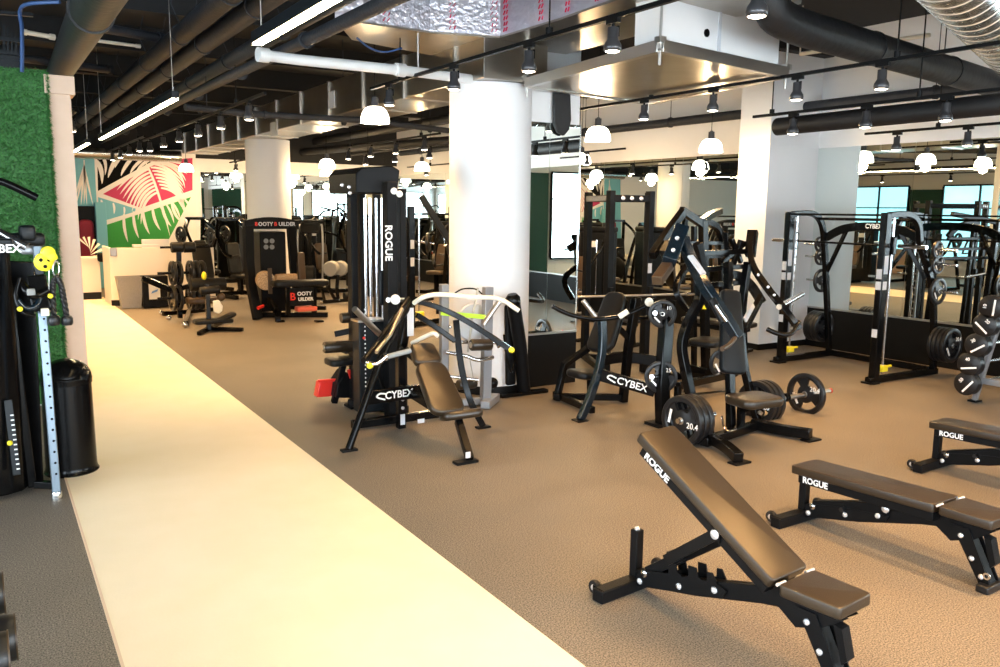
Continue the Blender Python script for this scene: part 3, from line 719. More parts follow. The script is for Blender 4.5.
def plate(c, ax, R, t, label, group, txt=None, holes=3, rot=.5, up=(0, 0, 1)):
    """a weight plate is a thing of its own, slid on a horn; ax points out of its visible face"""
    c = V(c); o = empty('weight_plate', label, 'weight plate', c, group=group, world=True)
    part(o, 'disc', plate_mb(c, ax, R, t, holes, rot), 'rubberp', ang=35)
    part(o, 'hub_ring', MB().lathe([(R * .10, -t * .52), (R * .15, -t * .52), (R * .15, t * .54), (R * .10, t * .54)], c, ax, 18, closed=True), 'steel')
    if txt:
        d = V(ax).normalized(); u = V(up) - d * V(up).dot(d); u.normalize(); s = u.cross(d)
        m = MB(); tx, ang, sz = txt
        q = c + d * (t * .5 + .001) + (s * math.cos(ang) + u * math.sin(ang)) * R * .60
        m.text(tx, q, s * math.sin(ang) * -1 + u * math.cos(ang) if False else s, u, sz, .0015)
        q = c + d * (t * .5 + .001) + (s * math.cos(ang + PI) + u * math.sin(ang + PI)) * R * .55
        r_ = s * math.cos(ang - PI / 2) + u * math.sin(ang - PI / 2); m.beam(q - r_ * R * .28, q + r_ * R * .28, R * .11, .003, up=d)
        part(o, 'printed_marking', m, 'white')
    return o
def bolts(root, pts, d, r=.014, name='bolt', m='bolt'):
    for p in pts:
        part(root, name, MB().lathe([(0, .0), (r, .0), (r, .006), (r * .6, .012), (0, .013)], p, d, 12), m)
def foot(root, p, r=.035, w=None, name='foot'):
    part(root, name, MB().lathe([(0, 0), (r, 0), (r, .012), (r * .7, .022), (0, .022)], (p[0], p[1], 0), n=14), 'blackm')
# ------------------------------------------------------------------ adjustable benches
def bench(name, label, loc, rot, incline):
    o = empty(name, label, 'bench', loc, rot, group='adjustable benches on the rubber floor')
    part(o, 'rear_base', MB().box((-.005, 0, .036), (.59, .075, .068)), 'blackm', bevel=.005)
    part(o, 'base_grip_skin', MB().box((-.15, 0, .0715), (.27, .066, .003)), 'blackm')
    part(o, 'base_grip_skin', MB().box((.15, 0, .0715), (.27, .066, .003)), 'blackm')
    for s in (-1, 1):
        w = part(o, 'wheel', MB().lathe([(0, -.014), (.036, -.014), (.040, -.008), (.040, .008), (.036, .014), (0, .014)], (s * .245, .075, .046), (1, 0, 0), 20), 'rubberp')
        part(o, 'wheel_hub', MB().lathe([(0, 0), (.017, 0), (.014, .006), (0, .008)], (s * .245 - .014, .075, .046), (-1, 0, 0), 14), 'bolt', parent=w)
        part(o, 'wheel_bracket', MB().box((s * .245, .05, .05), (.045, .04, .03)), 'blackm')
    part(o, 'rear_post', MB().box((0, .012, .20), (.052, .052, .27)), 'blackm', bevel=.004)
    part(o, 'post_cap', MB().lathe([(0, .335), (.016, .335), (.016, .345), (.008, .352), (0, .352)], (0, .012, 0), n=14), 'bolt')
    # spine with ladder gusset plates
    sp = [(0, -.02, .075), (0, -.40, .165), (0, -.80, .285), (0, -1.03, .335)]
    part(o, 'spine', MB().beams(sp, .05, .085, up=(0, 0, 1)), 'blackm', bevel=.004)
    for s in (-1, 1):
        prof = [(-.03, .035), (-.33, .115), (-.60, .195), (-.62, .235), (-.56, .25), (-.53, .295), (-.50, .29), (-.50, .245), (-.47, .235), (-.44, .245), (-.43, .285), (-.38, .28), (-.385, .225), (-.34, .205), (-.31, .22), (-.30, .255), (-.25, .245), (-.255, .19), (-.20, .175), (-.05, .135), (-.03, .09)]
        if incline < .1: prof = [(-.03, .035), (-.33, .115), (-.60, .195), (-.62, .235), (-.30, .19), (-.05, .135), (-.03, .09)]
        part(o, 'ladder_plate', MB().prism([(s * .034, y, z) for y, z in prof], (s * .007, 0, 0)), 'blackm')
    bolts(o, [(-.042, -.06, .075), (-.042, -.33, .150), (-.042, -.55, .215)], (-1, 0, 0), .017)
    # front leg
    for s in (-1, 1):
        part(o, 'seat_bracket', MB().prism([(s * .035, -.86, .375), (s * .035, -.90, .28), (s * .035, -1.0, .215), (s * .035, -1.12, .26), (s * .035, -1.24, .355), (s * .035, -1.20, .375)], (s * .008, 0, 0)), 'blackm')
        part(o, 'leg_plate', MB().prism([(s * .045, -1.0, .32), (s * .045, -1.10, .32), (s * .045, -1.24, .04), (s * .045, -1.18, .03)], (s * .008, 0, 0)), 'blackm')
    part(o, 'front_leg', MB().beam((0, -1.05, .33), (0, -1.21, .03), .06, .05), 'blackm', bevel=.004)
    part(o, 'front_foot', MB().box((0, -1.22, .022), (.20, .07, .044)), 'rubberp', bevel=.008)
    part(o, 'angle_plate', MB().prism([(-.03, -1.17, .30), (-.03, -1.21, .29), (-.03, -1.245, .16), (-.03, -1.22, .13)], (.06, 0, 0)), 'blackm')
    bolts(o, [(-.053, -1.06, .27), (-.053, -1.13, .16), (-.053, -1.19, .075)], (-1, 0, 0), .015)
    part(o, 'bolt', MB().lathe([(.010, 0), (.020, 0), (.020, .008), (.010, .008)], (-.053, -1.22, .09), (-1, 0, 0), 16, closed=True), 'chrome')
    # pads
    zs = .43; a = incline; hy, hz = -.955, .43
    part(o, 'seat_pad', MB().pad((0, -1.105, zs - .028), (.27, .29, .055), rotx(.0), .008, corner=.02, taper=(.92, 1)), 'vinyl')
    part(o, 'seat_underplate', MB().box((0, -1.09, zs - .062), (.20, .25, .012)), 'blackm')
    R = rotx(a); L = .97; flat = incline < .1; o0 = V((0, hy + .01, hz))
    part(o, 'back_pad', MB().pad(o0 + R @ V((0, L / 2 + .01, -.028)), (.27, L, .055), R, .008, corner=.02), 'vinyl')
    part(o, 'pad_frame', MB().beam(o0 + R @ V((0, .02, -.083)), o0 + R @ V((0, L - .04, -.083)), .235, .056, up=R @ V((0, 0, 1))), 'blackm', bevel=.004)
    part(o, 'printed_name', MB().text('ROGUE', o0 + R @ V((-.1185, L - .17, -.083)), R @ V((0, -1, 0)), R @ V((0, 0, 1)), .056, .001, .0016), 'white')
    for s in (-1, 1):
        part(o, 'hinge_pin', MB().lathe([(0, -.03), (.008, -.03), (.008, .03), (0, .03)], (s * .11, hy - .002, hz - .004), (1, 0, 0), 10), 'bolt')
    q = o0 + R @ V((0, L * .34 if incline > .1 else .50, -.09))
    lo = V((0, -.09, .13))
    if incline > .1:
        part(o, 'support_arm', MB().beam(lo, q, .055, .06), 'blackm', bevel=.004)
    else:
        q = V((0, -.60, .275)); part(o, 'support_arm', MB().beam(lo, q, .075, .07), 'blackm', bevel=.004)
    bolts(o, [q + V((-.046, 0, .0))], (-1, 0, 0), .024)
    if not flat:
        part(o, 'arm_yoke', MB().box(q, (.26, .03, .03)), 'blackm')
        q2 = o0 + R @ V((0, L * .36, -.075))
        for s in (-1, 1): part(o, 'yoke_plate', MB().beam(lerp(lo, q2, .42) + V((s * .128, 0, 0)), q2 + V((s * .128, 0, 0)), .012, .055), 'blackm')
        part(o, 'arm_yoke', MB().box(lerp(lo, q2, .47), (.25, .05, .05)), 'blackm')
        bolts(o, [q2 + V((-.134, 0, 0))], (-1, 0, 0), .024)
    bolts(o, [lo + V((-.042, 0, 0))], (-1, 0, 0), .021, m='chrome')
    m = lerp(lo, q, .45); part(o, 'handle_pin', MB().cyl(m + V((-.075, 0, -.01)), m + V((.075, 0, -.01)), .015, 14), 'rubberp')
    return o
bench('adjustable_bench', 'black adjustable bench with its backrest raised, nearest the camera', (2.919, 3.233, 0), .092, math.radians(30.5))
bench('adjustable_bench', 'black flat adjustable bench in the middle, right of the inclined bench', (4.585, 3.44, 0), .017, math.radians(-2))
bench('adjustable_bench', 'black flat adjustable bench farthest right, cut by the frame edge', (6.53, 3.66, 0), .03, math.radians(-2))
# ------------------------------------------------------------------ incline press with CYBEX lettering
def Y(px, py, y): return at(px, py, y=y)
def F(px, py): return at(px, py, z=0)
def press_a():
    o = empty('incline_press_machine', 'black plate-loaded incline press with a long padded bench beside the white walkway', 'exercise machine', (3.2, 6.75, 0), world=True)
    T = lambda pts, k=6: catmull(pts, k)
    fl, fr = F(349, 451), F(483, 428)
    # left leg and right leg
    part(o, 'leg', MB().tube([fl + V((0, 0, .02)), Y(379, 362, 6.55), Y(398, 322, 6.75), Y(410, 304, 6.85)], .032, 14), 'black')
    part(o, 'leg', MB().beams(T([fr + V((0, 0, .02)), Y(470, 400, 6.6), Y(461, 365, 6.7), Y(456, 320, 6.8)]), .05, .06), 'black', bevel=.006)
    for p in (fl, fr): part(o, 'foot_plate', MB().box((p.x, p.y, .01), (.14, .07, .02)), 'blackm', bevel=.004)
    # centre post and base
    pb = F(401, 430); pt = Y(409, 306, 6.86)
    part(o, 'centre_post', MB().beams([(pb.x, pb.y, .02), (pb.x, 6.86, .7), pt], .075, .075), 'black', bevel=.006)
    part(o, 'base_beam', MB().beam(F(352, 431) + V((0, 0, .06)), F(440, 419) + V((0, 0, .06)), .07, .075), 'black', bevel=.006)
    a = Y(366, 398, 6.6); b = Y(425, 390, 6.68)
    part(o, 'name_beam', MB().beam(a, b, .05, .12), 'black', bevel=.006)
    d = (b - a).normalized(); q = lerp(a, b, .48) + V((0, -.027, 0))
    part(o, 'printed_name', MB().text('CYBEX', q + d * .03, d, (0, 0, 1), .095, .001, .0015), 'white')
    sw = MB(); sw.tube(T([q + d * -.11 + V((0, -.002, .02)), q + d * -.17 + V((0, -.002, .028)), q + d * -.20 + V((0, -.002, 0)), q + d * -.12 + V((0, -.002, -.03))]), .008, 6); part(o, 'printed_logo', sw, 'white')
    s_ = Y(410.5, 322, 6.80); part(o, 'instruction_label', MB().box(s_, (.065, .004, .26)), 'sticker', label='pale blue instruction label')
    s_ = F(402, 421) + V((0, -.05, 0)); part(o, 'warning_label', MB().box(V((pb.x, pb.y - .04, .11)), (.045, .004, .10)), 'sticker')
    part(o, 'warning_label', MB().box(Y(421, 421, 6.93), (.07, .004, .04)), 'sticker')
    # lever arms
    ap = Y(411, 301, 6.8)
    arm1 = T([ap + V((.05, 0, .0)), Y(440, 308, 6.7), Y(470, 323, 6.5), Y(511, 350, 6.15)])
    part(o, 'lever_arm', MB().beams(arm1, .045, .05), 'black', bevel=.006)
    part(o, 'lever_arm', MB().beams([Y(417, 315, 6.8), Y(434, 326, 6.8), Y(455, 341, 6.75)], .045, .05), 'black', bevel=.006)
    arm2 = T([ap + V((-.03, 0, .02)), Y(394, 320, 6.6), Y(378, 343, 6.4), Y(364, 361, 6.2)])
    part(o, 'lever_arm', MB().tube(arm2, .028, 12), 'black')
    part(o, 'link_rod', MB().tube([Y(402, 309, 6.65), Y(390, 335, 6.45), Y(376, 352, 6.3)], .018, 10), 'steel')
    for p in (Y(370, 365.5, 6.18), Y(511.5, 350, 6.12)): part(o, 'arm_end_knob', MB().ball(p, .028, 14), 'yellow', label='yellow arm end knob')
    part(o, 'handle', MB().tube(T([Y(366, 362, 6.2), Y(376, 364, 6.16), Y(384, 359, 6.15), Y(386, 357, 6.15)]), .016, 10), 'chrome')
    part(o, 'handle_grip', MB().cyl(Y(386, 357, 6.15), Y(411, 350.5, 6.1), .021, 14), 'foam')
    part(o, 'grip_collar', MB().lathe([(.02, 0), (.034, 0), (.034, .02), (.02, .02)], Y(384.5, 357, 6.15), Y(411, 350.5, 6.1) - Y(386, 357, 6.15), 16), 'chrome')
    part(o, 'handle', MB().tube(T([Y(412, 343, 6.75), Y(424, 337, 6.6), Y(433, 333.5, 6.5), Y(438, 336, 6.45)]), .019, 10), 'cream')
    # weight horns
    part(o, 'weight_horn', MB().cyl(Y(354.5, 309, 6.35), Y(380, 334.5, 6.55), .026, 18), 'steel')
    part(o, 'weight_horn', MB().cyl(Y(388, 300, 6.55), Y(404, 300, 6.85), .020, 14), 'steel')
    part(o, 'horn_cap', MB().lathe([(0, 0), (.040, 0), (.044, .012), (.040, .025), (0, .025)], Y(395, 299.5, 6.5), (-.2, -1, .1), 20), 'cream')
    part(o, 'weight_horn', MB().tube(T([Y(414, 303, 6.7), Y(424, 297, 6.6), Y(440, 294.5, 6.6), Y(470, 297, 6.6), Y(499, 299, 6.6), Y(519, 311, 6.5)]), .022, 14), 'cream')
    part(o, 'weight_horn', MB().cyl(Y(499, 302, 6.6), Y(483, 325, 6.6), .026, 16), 'steel')
    part(o, 'gas_strut', MB().cyl(Y(398, 319, 6.6), Y(391, 331, 6.5), .022, 12), 'chrome')
    # bench pad, seat and stem
    A = Y(421, 346, 6.62); B = Y(449, 413, 6.02); ax = (B - A).normalized(); n_ = V((0, -.55, .83))
    R = axis_rot(ax, V((.0, -.5, .85))); c_ = (A + B) / 2; L = (B - A).length
    n_ = (n_ - ax * n_.dot(ax)).normalized()
    hp = .37 * L
    part(o, 'back_pad', MB().pad(A + ax * (L * .645), (.31, L * .74, .075), R, .022, corner=.09, taper=(.92, 1.06)), 'vinyl')
    part(o, 'head_pad', MB().pad(A + ax * (L * .135), (.265, L * .31, .075), R, .022, corner=.05, taper=(.9, 1.0)), 'vinyl')
    S0 = Y(446, 421, 5.98); S1 = Y(478, 407, 6.05); sc = (S0 + S1) / 2
    part(o, 'seat_pad', MB().pad(sc + V((0, .02, -.01)), ((S1 - S0).length * .98, .24, .075), axis_rot(V((-.18, -.95, .25)), V((0, .3, 1))), .03, corner=.07), 'vinyl')
    fb = F(470, 463); part(o, 'front_stem', MB().beam(sc + V((-.04, .0, -.05)), fb + V((0, 0, .03)), .06, .075), 'black', bevel=.006)
    part(o, 'stem_label', MB().box(Y(468, 455, fb.y - .045), (.045, .004, .05)), 'sticker')
    part(o, 'front_foot', MB().box((fb.x - .03, fb.y + .02, .012), (.20, .09, .024)), 'blackm', bevel=.004)
    part(o, 'bench_rail', MB().beam(lerp(A, B, .95) - n_ * .06, V((pb.x, 6.86, .42)), .06, .08), 'black', bevel=.006)
    part(o, 'bench_rail', MB().beam(lerp(A, B, .3) - n_ * .05, V((pb.x, 6.86, .80)), .05, .06), 'black', bevel=.006)
    bolts(o, [V((pb.x, pb.y - .04, .22)), V((pb.x, pb.y - .04, .30))], (0, -1, 0), .016)
press_a()
# ------------------------------------------------------------------ second CYBEX press
def press_b():
    o = empty('shoulder_press_machine', 'plate-loaded shoulder press with a curved blue-black front leg, beside the partition mirror', 'exercise machine', (5.3, 6.5, 0), world=True)
    T = lambda pts, k=6: catmull(pts, k)
    f0 = F(580, 421)
    part(o, 'front_leg', MB().beams(T([f0 + V((0, 0, .01)), Y(590, 397, 6.32), Y(599, 368, 6.36), Y(602.5, 345, 6.38), Y(602, 320, 6.4)], 8), .055, .085), 'bluemetal', bevel=.008)
    part(o, 'foot_plate', MB().box((f0.x, f0.y, .008), (.12, .12, .016)), 'blackm')
    a = Y(601, 375, 6.35); b = Y(655, 391, 5.95)
    part(o, 'name_beam', MB().beam(a, b, .05, .12), 'black', bevel=.006)
    d = (b - a).normalized(); nn = d.cross(V((0, 0, 1))).normalized(); nn = nn if nn.y < 0 else -nn
    q = lerp(a, b, .53) + nn * .027; part(o, 'printed_name', MB().text('CYBEX', q + d * .03, d, nn.cross(d) * -1 if nn.cross(d).z < 0 else nn.cross(d), .10, .001, .0015), 'white')
    sw = MB(); sw.tube(T([q + d * -.13 + V((0, 0, .02)), q + d * -.19 + V((0, 0, .03)), q + d * -.22, q + d * -.14 + V((0, 0, -.03))]), .008, 6); part(o, 'printed_logo', sw, 'white')
    pr = F(663, 426)
    part(o, 'rear_post', MB().beams([pr + V((0, 0, .01)), Y(662, 385, pr.y + .02), Y(666, 327, pr.y + .08), Y(668, 300, pr.y + .15)], .12, .10), 'black', bevel=.008)
    part(o, 'rear_foot', MB().box((pr.x, pr.y, .015), (.22, .30, .03)), 'blackm', bevel=.004)
    # far side frame
    part(o, 'far_frame', MB().beams(T([Y(598, 361, 7.0), Y(625, 357, 6.95), Y(660, 362, 6.8)]), .06, .12), 'black', bevel=.006)
    part(o, 'far_leg', MB().beams([(5.15, 7.1, .01), (5.25, 7.1, .4), Y(600, 340, 7.05)], .06, .07), 'black', bevel=.006)
    part(o, 'cross_beam', MB().beam((5.1, 6.4, .06), (5.2, 7.2, .06), .06, .07), 'black', bevel=.006)
    part(o, 'cross_beam', MB().beam((5.12, 7.1, .06), (5.75, 6.7, .06), .06, .07), 'black', bevel=.006)
    part(o, 'far_post', MB().beams([(5.75, 6.7, .01), (5.78, 6.68, .6), (5.8, 6.6, 1.15)], .08, .08), 'black', bevel=.006)
    # pads
    A = Y(617, 293, 6.75); B = Y(598, 352, 6.62); ax = (A - B).normalized()
    R = axis_rot(ax, V((-.9, -.25, .35)))
    part(o, 'back_pad', MB().pad((A + B) / 2, (.30, (A - B).length, .09), R, .03, corner=.09, taper=(1.05, .85)), 'vinylg')
    part(o, 'pad_shell', MB().pad((A + B) / 2 + V((.055, .01, -.02)), (.27, (A - B).length * .9, .03), R, .012, corner=.08), 'black')
    C_ = Y(586, 374, 6.6); part(o, 'seat_pad', MB().pad(C_, (.30, .36, .08), axis_rot(V((-1, -.1, .10))), .03, corner=.08), 'vinylg')
    part(o, 'seat_post', MB().beam(C_ + V((.05, 0, -.03)), V((5.3, 6.7, .1)), .06, .06), 'black', bevel=.005)
    part(o, 'pad_support', MB().beam((A + B) / 2 + V((.06, 0, .0)), V((5.78, 6.66, .7)), .05, .06), 'black', bevel=.005)
    # curved lever arm and handles
    part(o, 'lever_arm', MB().tube(T([Y(552, 306, 6.35), Y(566, 313, 6.3), Y(582, 317.5, 6.25), Y(602, 319, 6.2), Y(625, 315, 6.1), Y(648, 305, 6.0)], 8), .022, 12), 'black')
    part(o, 'arm_end_cap', MB().lathe([(0, 0), (.040, 0), (.044, .012), (.040, .024), (0, .024)], Y(648.5, 302, 5.98), (-.3, -1, .05), 20), 'cream')
    part(o, 'handle', MB().cyl(Y(583, 300.5, 6.3), Y(595.5, 317, 6.25), .024, 14), 'steel')
    part(o, 'handle', MB().cyl(Y(619, 317, 6.1), Y(628, 311, 6.05), .028, 14), 'cream')
    part(o, 'lever_arm', MB().tube(T([Y(612, 315, 7.0), Y(640, 318, 6.9), Y(668, 315, 6.6)]), .024, 12), 'black')
    part(o, 'weight_horn', MB().cyl(Y(672, 314, 6.2), Y(655, 313, 5.72), .022, 12), 'chrome')
    part(o, 'weight_horn', MB().cyl(Y(672, 378, 6.2), Y(652, 377, 5.62), .022, 12), 'chrome')
    ax = V((-.55, -.83, .0)).normalized()
    plate(Y(662.5, 314, 5.83), ax, .135, .03, 'small black weight plate high on the shoulder press post', 'plates on the shoulder press', ('10', .8, .05))
    plate(Y(661, 377, 5.78), ax, .158, .035, 'medium black weight plate low on the shoulder press post, beside the white lettering', 'plates on the shoulder press', ('25', .8, .055), rot=.2)
press_b()
# ------------------------------------------------------------------ lever chest press in the middle of the right half
def press_c():
    o = empty('chest_press_machine', 'black lever chest press with large round plates, between the white pillar and the benches', 'exercise machine', (5.9, 5.3, 0), world=True)
    T = lambda pts, k=6: catmull(pts, k)
    z5 = lambda px, py, z=.055: at(px, py, z=z)
    part(o, 'base_crossbar', MB().beam(z5(704, 442), z5(762, 423), .08, .08), 'black', bevel=.006)
    L1a, L1b = z5(700, 434), z5(739, 458)
    part(o, 'base_leg', MB().beams(T([L1a, lerp(L1a, L1b, .6) + V((0, 0, .03)), L1b]), .085, .085), 'black', bevel=.008)
    L2a, L2b = z5(752, 423, .07), z5(811, 434, .07)
    part(o, 'base_leg', MB().beams(T([L2a, lerp(L2a, L2b, .5) + V((0, 0, -.01)), L2b]), .09, .09), 'black', bevel=.008)
    for p in (L1b, L2b):
        part(o, 'foot_pad', MB().box((p.x + .03, p.y + .02, .008), (.18, .10, .016)), 'blackm', bevel=.003)
    # bowed uprights
    part(o, 'upright', MB().beams(T([Y(696, 424, 5.35), Y(691, 397, 5.4), Y(685, 368, 5.45), Y(682, 345, 5.5), Y(687, 325, 5.5), Y(699, 300, 5.5), Y(702, 270, 5.5), Y(697, 243, 5.5)], 5), .07, .08), 'black', bevel=.006)
    part(o, 'upright', MB().beams(T([Y(757, 420, 5.5), Y(750, 392, 5.6), Y(744, 365, 5.65), Y(741, 330, 5.7), Y(744, 290, 5.7), Y(748, 262, 5.7)], 5), .06, .07), 'black', bevel=.006)
    part(o, 'centre_post', MB().beam(Y(731, 432, 5.25), Y(728, 262, 5.6), .07, .07), 'black', bevel=.006)
    part(o, 'centre_post', MB().beam(Y(740, 436, 5.2), Y(742, 398, 5.2), .06, .06), 'black', bevel=.006)
    for (a, b) in (((690, 254), (752, 251)), ((697, 270), (748, 266)), ((700, 286), (745, 282))):
        part(o, 'top_crossbar', MB().beam(Y(*a, 5.6), Y(*b, 5.75), .05, .05), 'black', bevel=.005)
    for (a, b) in (((731, 238), (741, 262)), ((741, 240), (733, 266)), ((726, 232), (727, 262)), ((722, 262), (745, 243))):
        part(o, 'top_brace', MB().beam(Y(*a, 5.7), Y(*b, 5.75), .04, .045), 'black', bevel=.004)
    # pads
    A = Y(730, 290, 5.3); B = Y(733, 374, 5.08); ax = (A - B).normalized()
    part(o, 'back_pad', MB().pad((A + B) / 2, (.235, (A - B).length, .075), axis_rot(ax, V((-.2, -1, .15))), .02, corner=.05, taper=(1.12, .82)), 'slate')
    S = Y(754, 400, 4.93)
    part(o, 'seat_pad', MB().pad(S, (.44, .36, .085), rotz(-.12), .028, corner=.08), 'vinyl')
    part(o, 'seat_carriage', MB().beam(S + V((-.02, .05, -.05)), Y(742, 412, 5.2), .05, .06), 'black', bevel=.005)
    part(o, 'adjust_lever', MB().tube(T([Y(722, 416, 5.1), Y(724, 427, 5.05), Y(729, 431, 5.0), Y(736, 429, 5.0)]), .010, 8), 'chrome')
    part(o, 'adjust_knob', MB().lathe([(0, 0), (.018, 0), (.018, .03), (0, .03)], Y(759, 412, 4.78), (0, -1, -.3), 12), 'steel')
    # left lever arm
    part(o, 'arm_bracket', MB().beam(Y(682, 228, 5.35), Y(669, 262, 5.2), .10, .12, up=(1, -.6, 0)), 'bluemetal', bevel=.006)
    bolts(o, [Y(677, 238, 5.14), Y(673, 250, 5.10)], (-.3, -1, 0), .018)
    part(o, 'bracket_block', MB().beam(Y(669, 264, 5.25), Y(657, 281, 5.1), .09, .08), 'tanv', bevel=.006)
    arm = T([Y(683, 238, 5.3), Y(690, 258, 5.2), Y(706, 288, 5.0), Y(722, 312, 4.9), Y(738, 338, 4.8)])
    part(o, 'lever_arm', MB().beams(arm, .085, .085), 'bluemetal', bevel=.008)
    q0, q1 = Y(688, 258, 5.13), Y(701, 276, 4.98)
    part(o, 'arm_label', MB().beam(q0 + V((-.01, -.035, .02)), q1 + V((-.01, -.035, .02)), .055, .02, up=(0, -1, .2)), 'sticker', label='white instruction label')
    part(o, 'weight_horn', MB().cyl(Y(712, 300, 4.9), Y(724, 322, 4.78), .036, 18), 'slate')
    part(o, 'gas_strut', MB().cyl(Y(716, 305, 4.8), Y(727, 321, 4.72), .022, 12), 'chrome')
    part(o, 'handle_grip', MB().tube(T([Y(735, 338, 4.78), Y(729, 345, 4.7), Y(722, 349, 4.65)]), .020, 12), 'tanv')
    # right lever arm
    arm = T([Y(752, 232, 5.7), Y(750, 250, 5.6), Y(754, 268, 5.45), Y(768, 289, 5.2), Y(784, 309, 5.0), Y(799, 329, 4.9)])
    part(o, 'lever_arm', MB().beams(arm, .055, .07), 'black', bevel=.006)
    part(o, 'arm_head', MB().beam(Y(753, 231, 5.7), Y(750, 256, 5.65), .10, .09), 'black', bevel=.006)
    bolts(o, [Y(758, 275, 5.3), Y(768, 287, 5.1), Y(774, 295, 5.0)], (-.3, -1, 0), .014)
    part(o, 'weight_horn', MB().cyl(Y(779, 307, 5.0), Y(802, 294, 5.3), .026, 16), 'chrome')
    part(o, 'handle_grip', MB().tube(T([Y(799, 322, 4.9), Y(793, 332, 4.85), Y(786, 335, 4.85), Y(776, 333, 4.9), Y(767, 329, 4.95)]), .022, 12), 'black')
    part(o, 'counter_arm', MB().beams(T([Y(730, 274, 5.75), Y(741, 277, 5.75), Y(752, 287, 5.7), Y(762, 303, 5.6)]), .06, .085), 'black', bevel=.006)
    part(o, 'counter_arm', MB().beam(Y(761, 297, 5.6), Y(744, 330, 5.4), .055, .075), 'black', bevel=.006)
    part(o, 'arm_label', MB().beam(Y(753, 305, 5.42), Y(745, 320, 5.35), .05, .02, up=(0, -1, 0)), 'sticker', label='white instruction label')
    # horns with plates
    c0 = Y(682.5, 420.5, 5.2); part(o, 'storage_horn', MB().cyl(c0 + V((-.06, 0, 0)), c0 + V((.42, .02, 0)), .024, 16), 'chrome')
    part(o, 'horn_bracket', MB().beam(c0 + V((.35, 0, -.17)), c0 + V((.35, .02, .03)), .06, .06), 'black', bevel=.005)
    g = 'large plates on the chest press'
    for k, w in enumerate(('outermost', 'second', 'third')):
        plate(c0 + V((.0 + .065 * k, 0, 0)), (-1, -.10, 0), .225, .055, 'large black plate, %s of three on the left horn of the chest press' % w, g, ('20.4', -.2, .075) if k == 0 else None, holes=3, rot=.9)
    c1 = Y(757, 402.5, 5.55); c2 = Y(806, 394, 5.45)
    part(o, 'storage_horn', MB().cyl(c1 + V((-.25, 0, -.0)), c2 + V((.36, -.02, 0)), .024, 16), 'steel')
    for k, w in enumerate(('innermost', 'middle', 'outermost')):
        plate(c1 + V((.065 * k, 0, 0)), (-1, -.10, 0), .222, .055, 'large black plate behind the chest press seat, %s of the stack of three' % w, g, ('20', -.2, .07) if k == 0 else None, rot=.4)
    plate(c2, (-1, -.05, 0), .222, .05, 'large black plate alone at the right end of the chest press bar', g, ('20.4', .5, .07), rot=.2)
    part(o, 'horn_collar', MB().lathe([(.02, 0), (.045, 0), (.045, .05), (.02, .05)], lerp(c1, c2, .55), (1, 0, 0), 16), 'black')
    part(o, 'horn_cap', MB().lathe([(0, 0), (.026, 0), (.026, .015), (0, .015)], c2 + V((.36, -.02, 0)), (1, 0, 0), 14), 'red')
press_c()
# ------------------------------------------------------------------ machine behind: overhead lever frame
def press_d():
    o = empty('row_machine', 'black lever machine with angled top arms, behind the chest press and left of the pillar', 'exercise machine', (7.3, 7.2, 0), world=True)
    T = lambda pts, k=6: catmull(pts, k); y = 7.3
    B = lambda a, b, w=.07, h=.08, ya=y, yb=y: MB().beam(Y(*a, ya), Y(*b, yb), w, h)
    part(o, 'top_arm', MB().beams([Y(683, 212, y), Y(668, 232, y - .1), Y(652, 256, y - .25)], .08, .09), 'black', bevel=.006)
    part(o, 'top_arm', MB().beams([Y(681, 210, y), Y(690, 216, y), Y(702, 224, y)], .08, .09), 'black', bevel=.006)
    part(o, 'top_arm', MB().beams([Y(701, 222, y), Y(709, 216, y + .2), Y(720, 211, y + .4)], .08, .08), 'black', bevel=.006)
    part(o, 'curved_arm', MB().beams(T([Y(703, 222, y + .2), Y(712, 224, y + .3), Y(719, 230, y + .35), Y(722, 240, y + .4)]), .07, .08), 'black', bevel=.006)
    part(o, 'post', B((703, 220), (706, 382), .09, .09), 'black', bevel=.006)
    part(o, 'post', B((694, 226), (694, 384), .06, .06, y + .3, y + .3), 'black', bevel=.006)
    part(o, 'post', B((721, 236), (724, 372), .07, .07, y + .5, y + .5), 'black', bevel=.006)
    for (a, b) in (((688, 243), (722, 243)), ((692, 257), (724, 256)), ((690, 270), (726, 267))): part(o, 'crossbar', B(a, b, .05, .05, y + .1, y + .4), 'black', bevel=.005)
    part(o, 'link_arm', MB().beams(T([Y(690, 262, 7.0), Y(676, 290, 6.8), Y(694, 318, 6.7)]), .06, .07), 'black', bevel=.005)
    part(o, 'weight_block', B((671, 244), (665, 255), .12, .12, 7.05, 7.0), 'slate', bevel=.006)
    part(o, 'base_beam', MB().beam((6.7, 6.7, .05), (7.6, 7.6, .05), .08, .08), 'black', bevel=.005)
    part(o, 'base_beam', MB().beam((6.75, 7.35, .05), (7.9, 7.3, .05), .08, .08), 'black', bevel=.005)
    a = Y(678, 386, 6.3); b = Y(724, 376, 6.6)
    part(o, 'side_beam', MB().beam(a, b, .06, .08), 'black', bevel=.005)
    part(o, 'side_beam', MB().beam(b, V((7.2, 7.2, b.z)), .06, .08), 'black', bevel=.005)
    part(o, 'side_leg', MB().beam(V((a.x, a.y, 0)), a, .06, .06), 'black', bevel=.005)
    part(o, 'tie_rod', MB().cyl(Y(676, 396, 6.3), Y(726, 391, 6.5), .012, 8), 'black')
    part(o, 'warning_triangle', MB().prism([Y(702, 309, 6.95), Y(706, 309, 6.95), Y(704, 305, 6.95)], (0, -.004, 0)), 'yellow')
    part(o, 'seat_pad', MB().pad(Y(708, 342, 6.9), (.40, .36, .08), rotz(.3), .025), 'vinylg')
    p = Y(724, 364, 6.62); plate(p + V((.03, 0, 0)), (-.7, -.7, 0), .19, .04, 'black plate half hidden behind the chest press backrest', 'plates behind the chest press', ('15', .5, .05))
press_d()
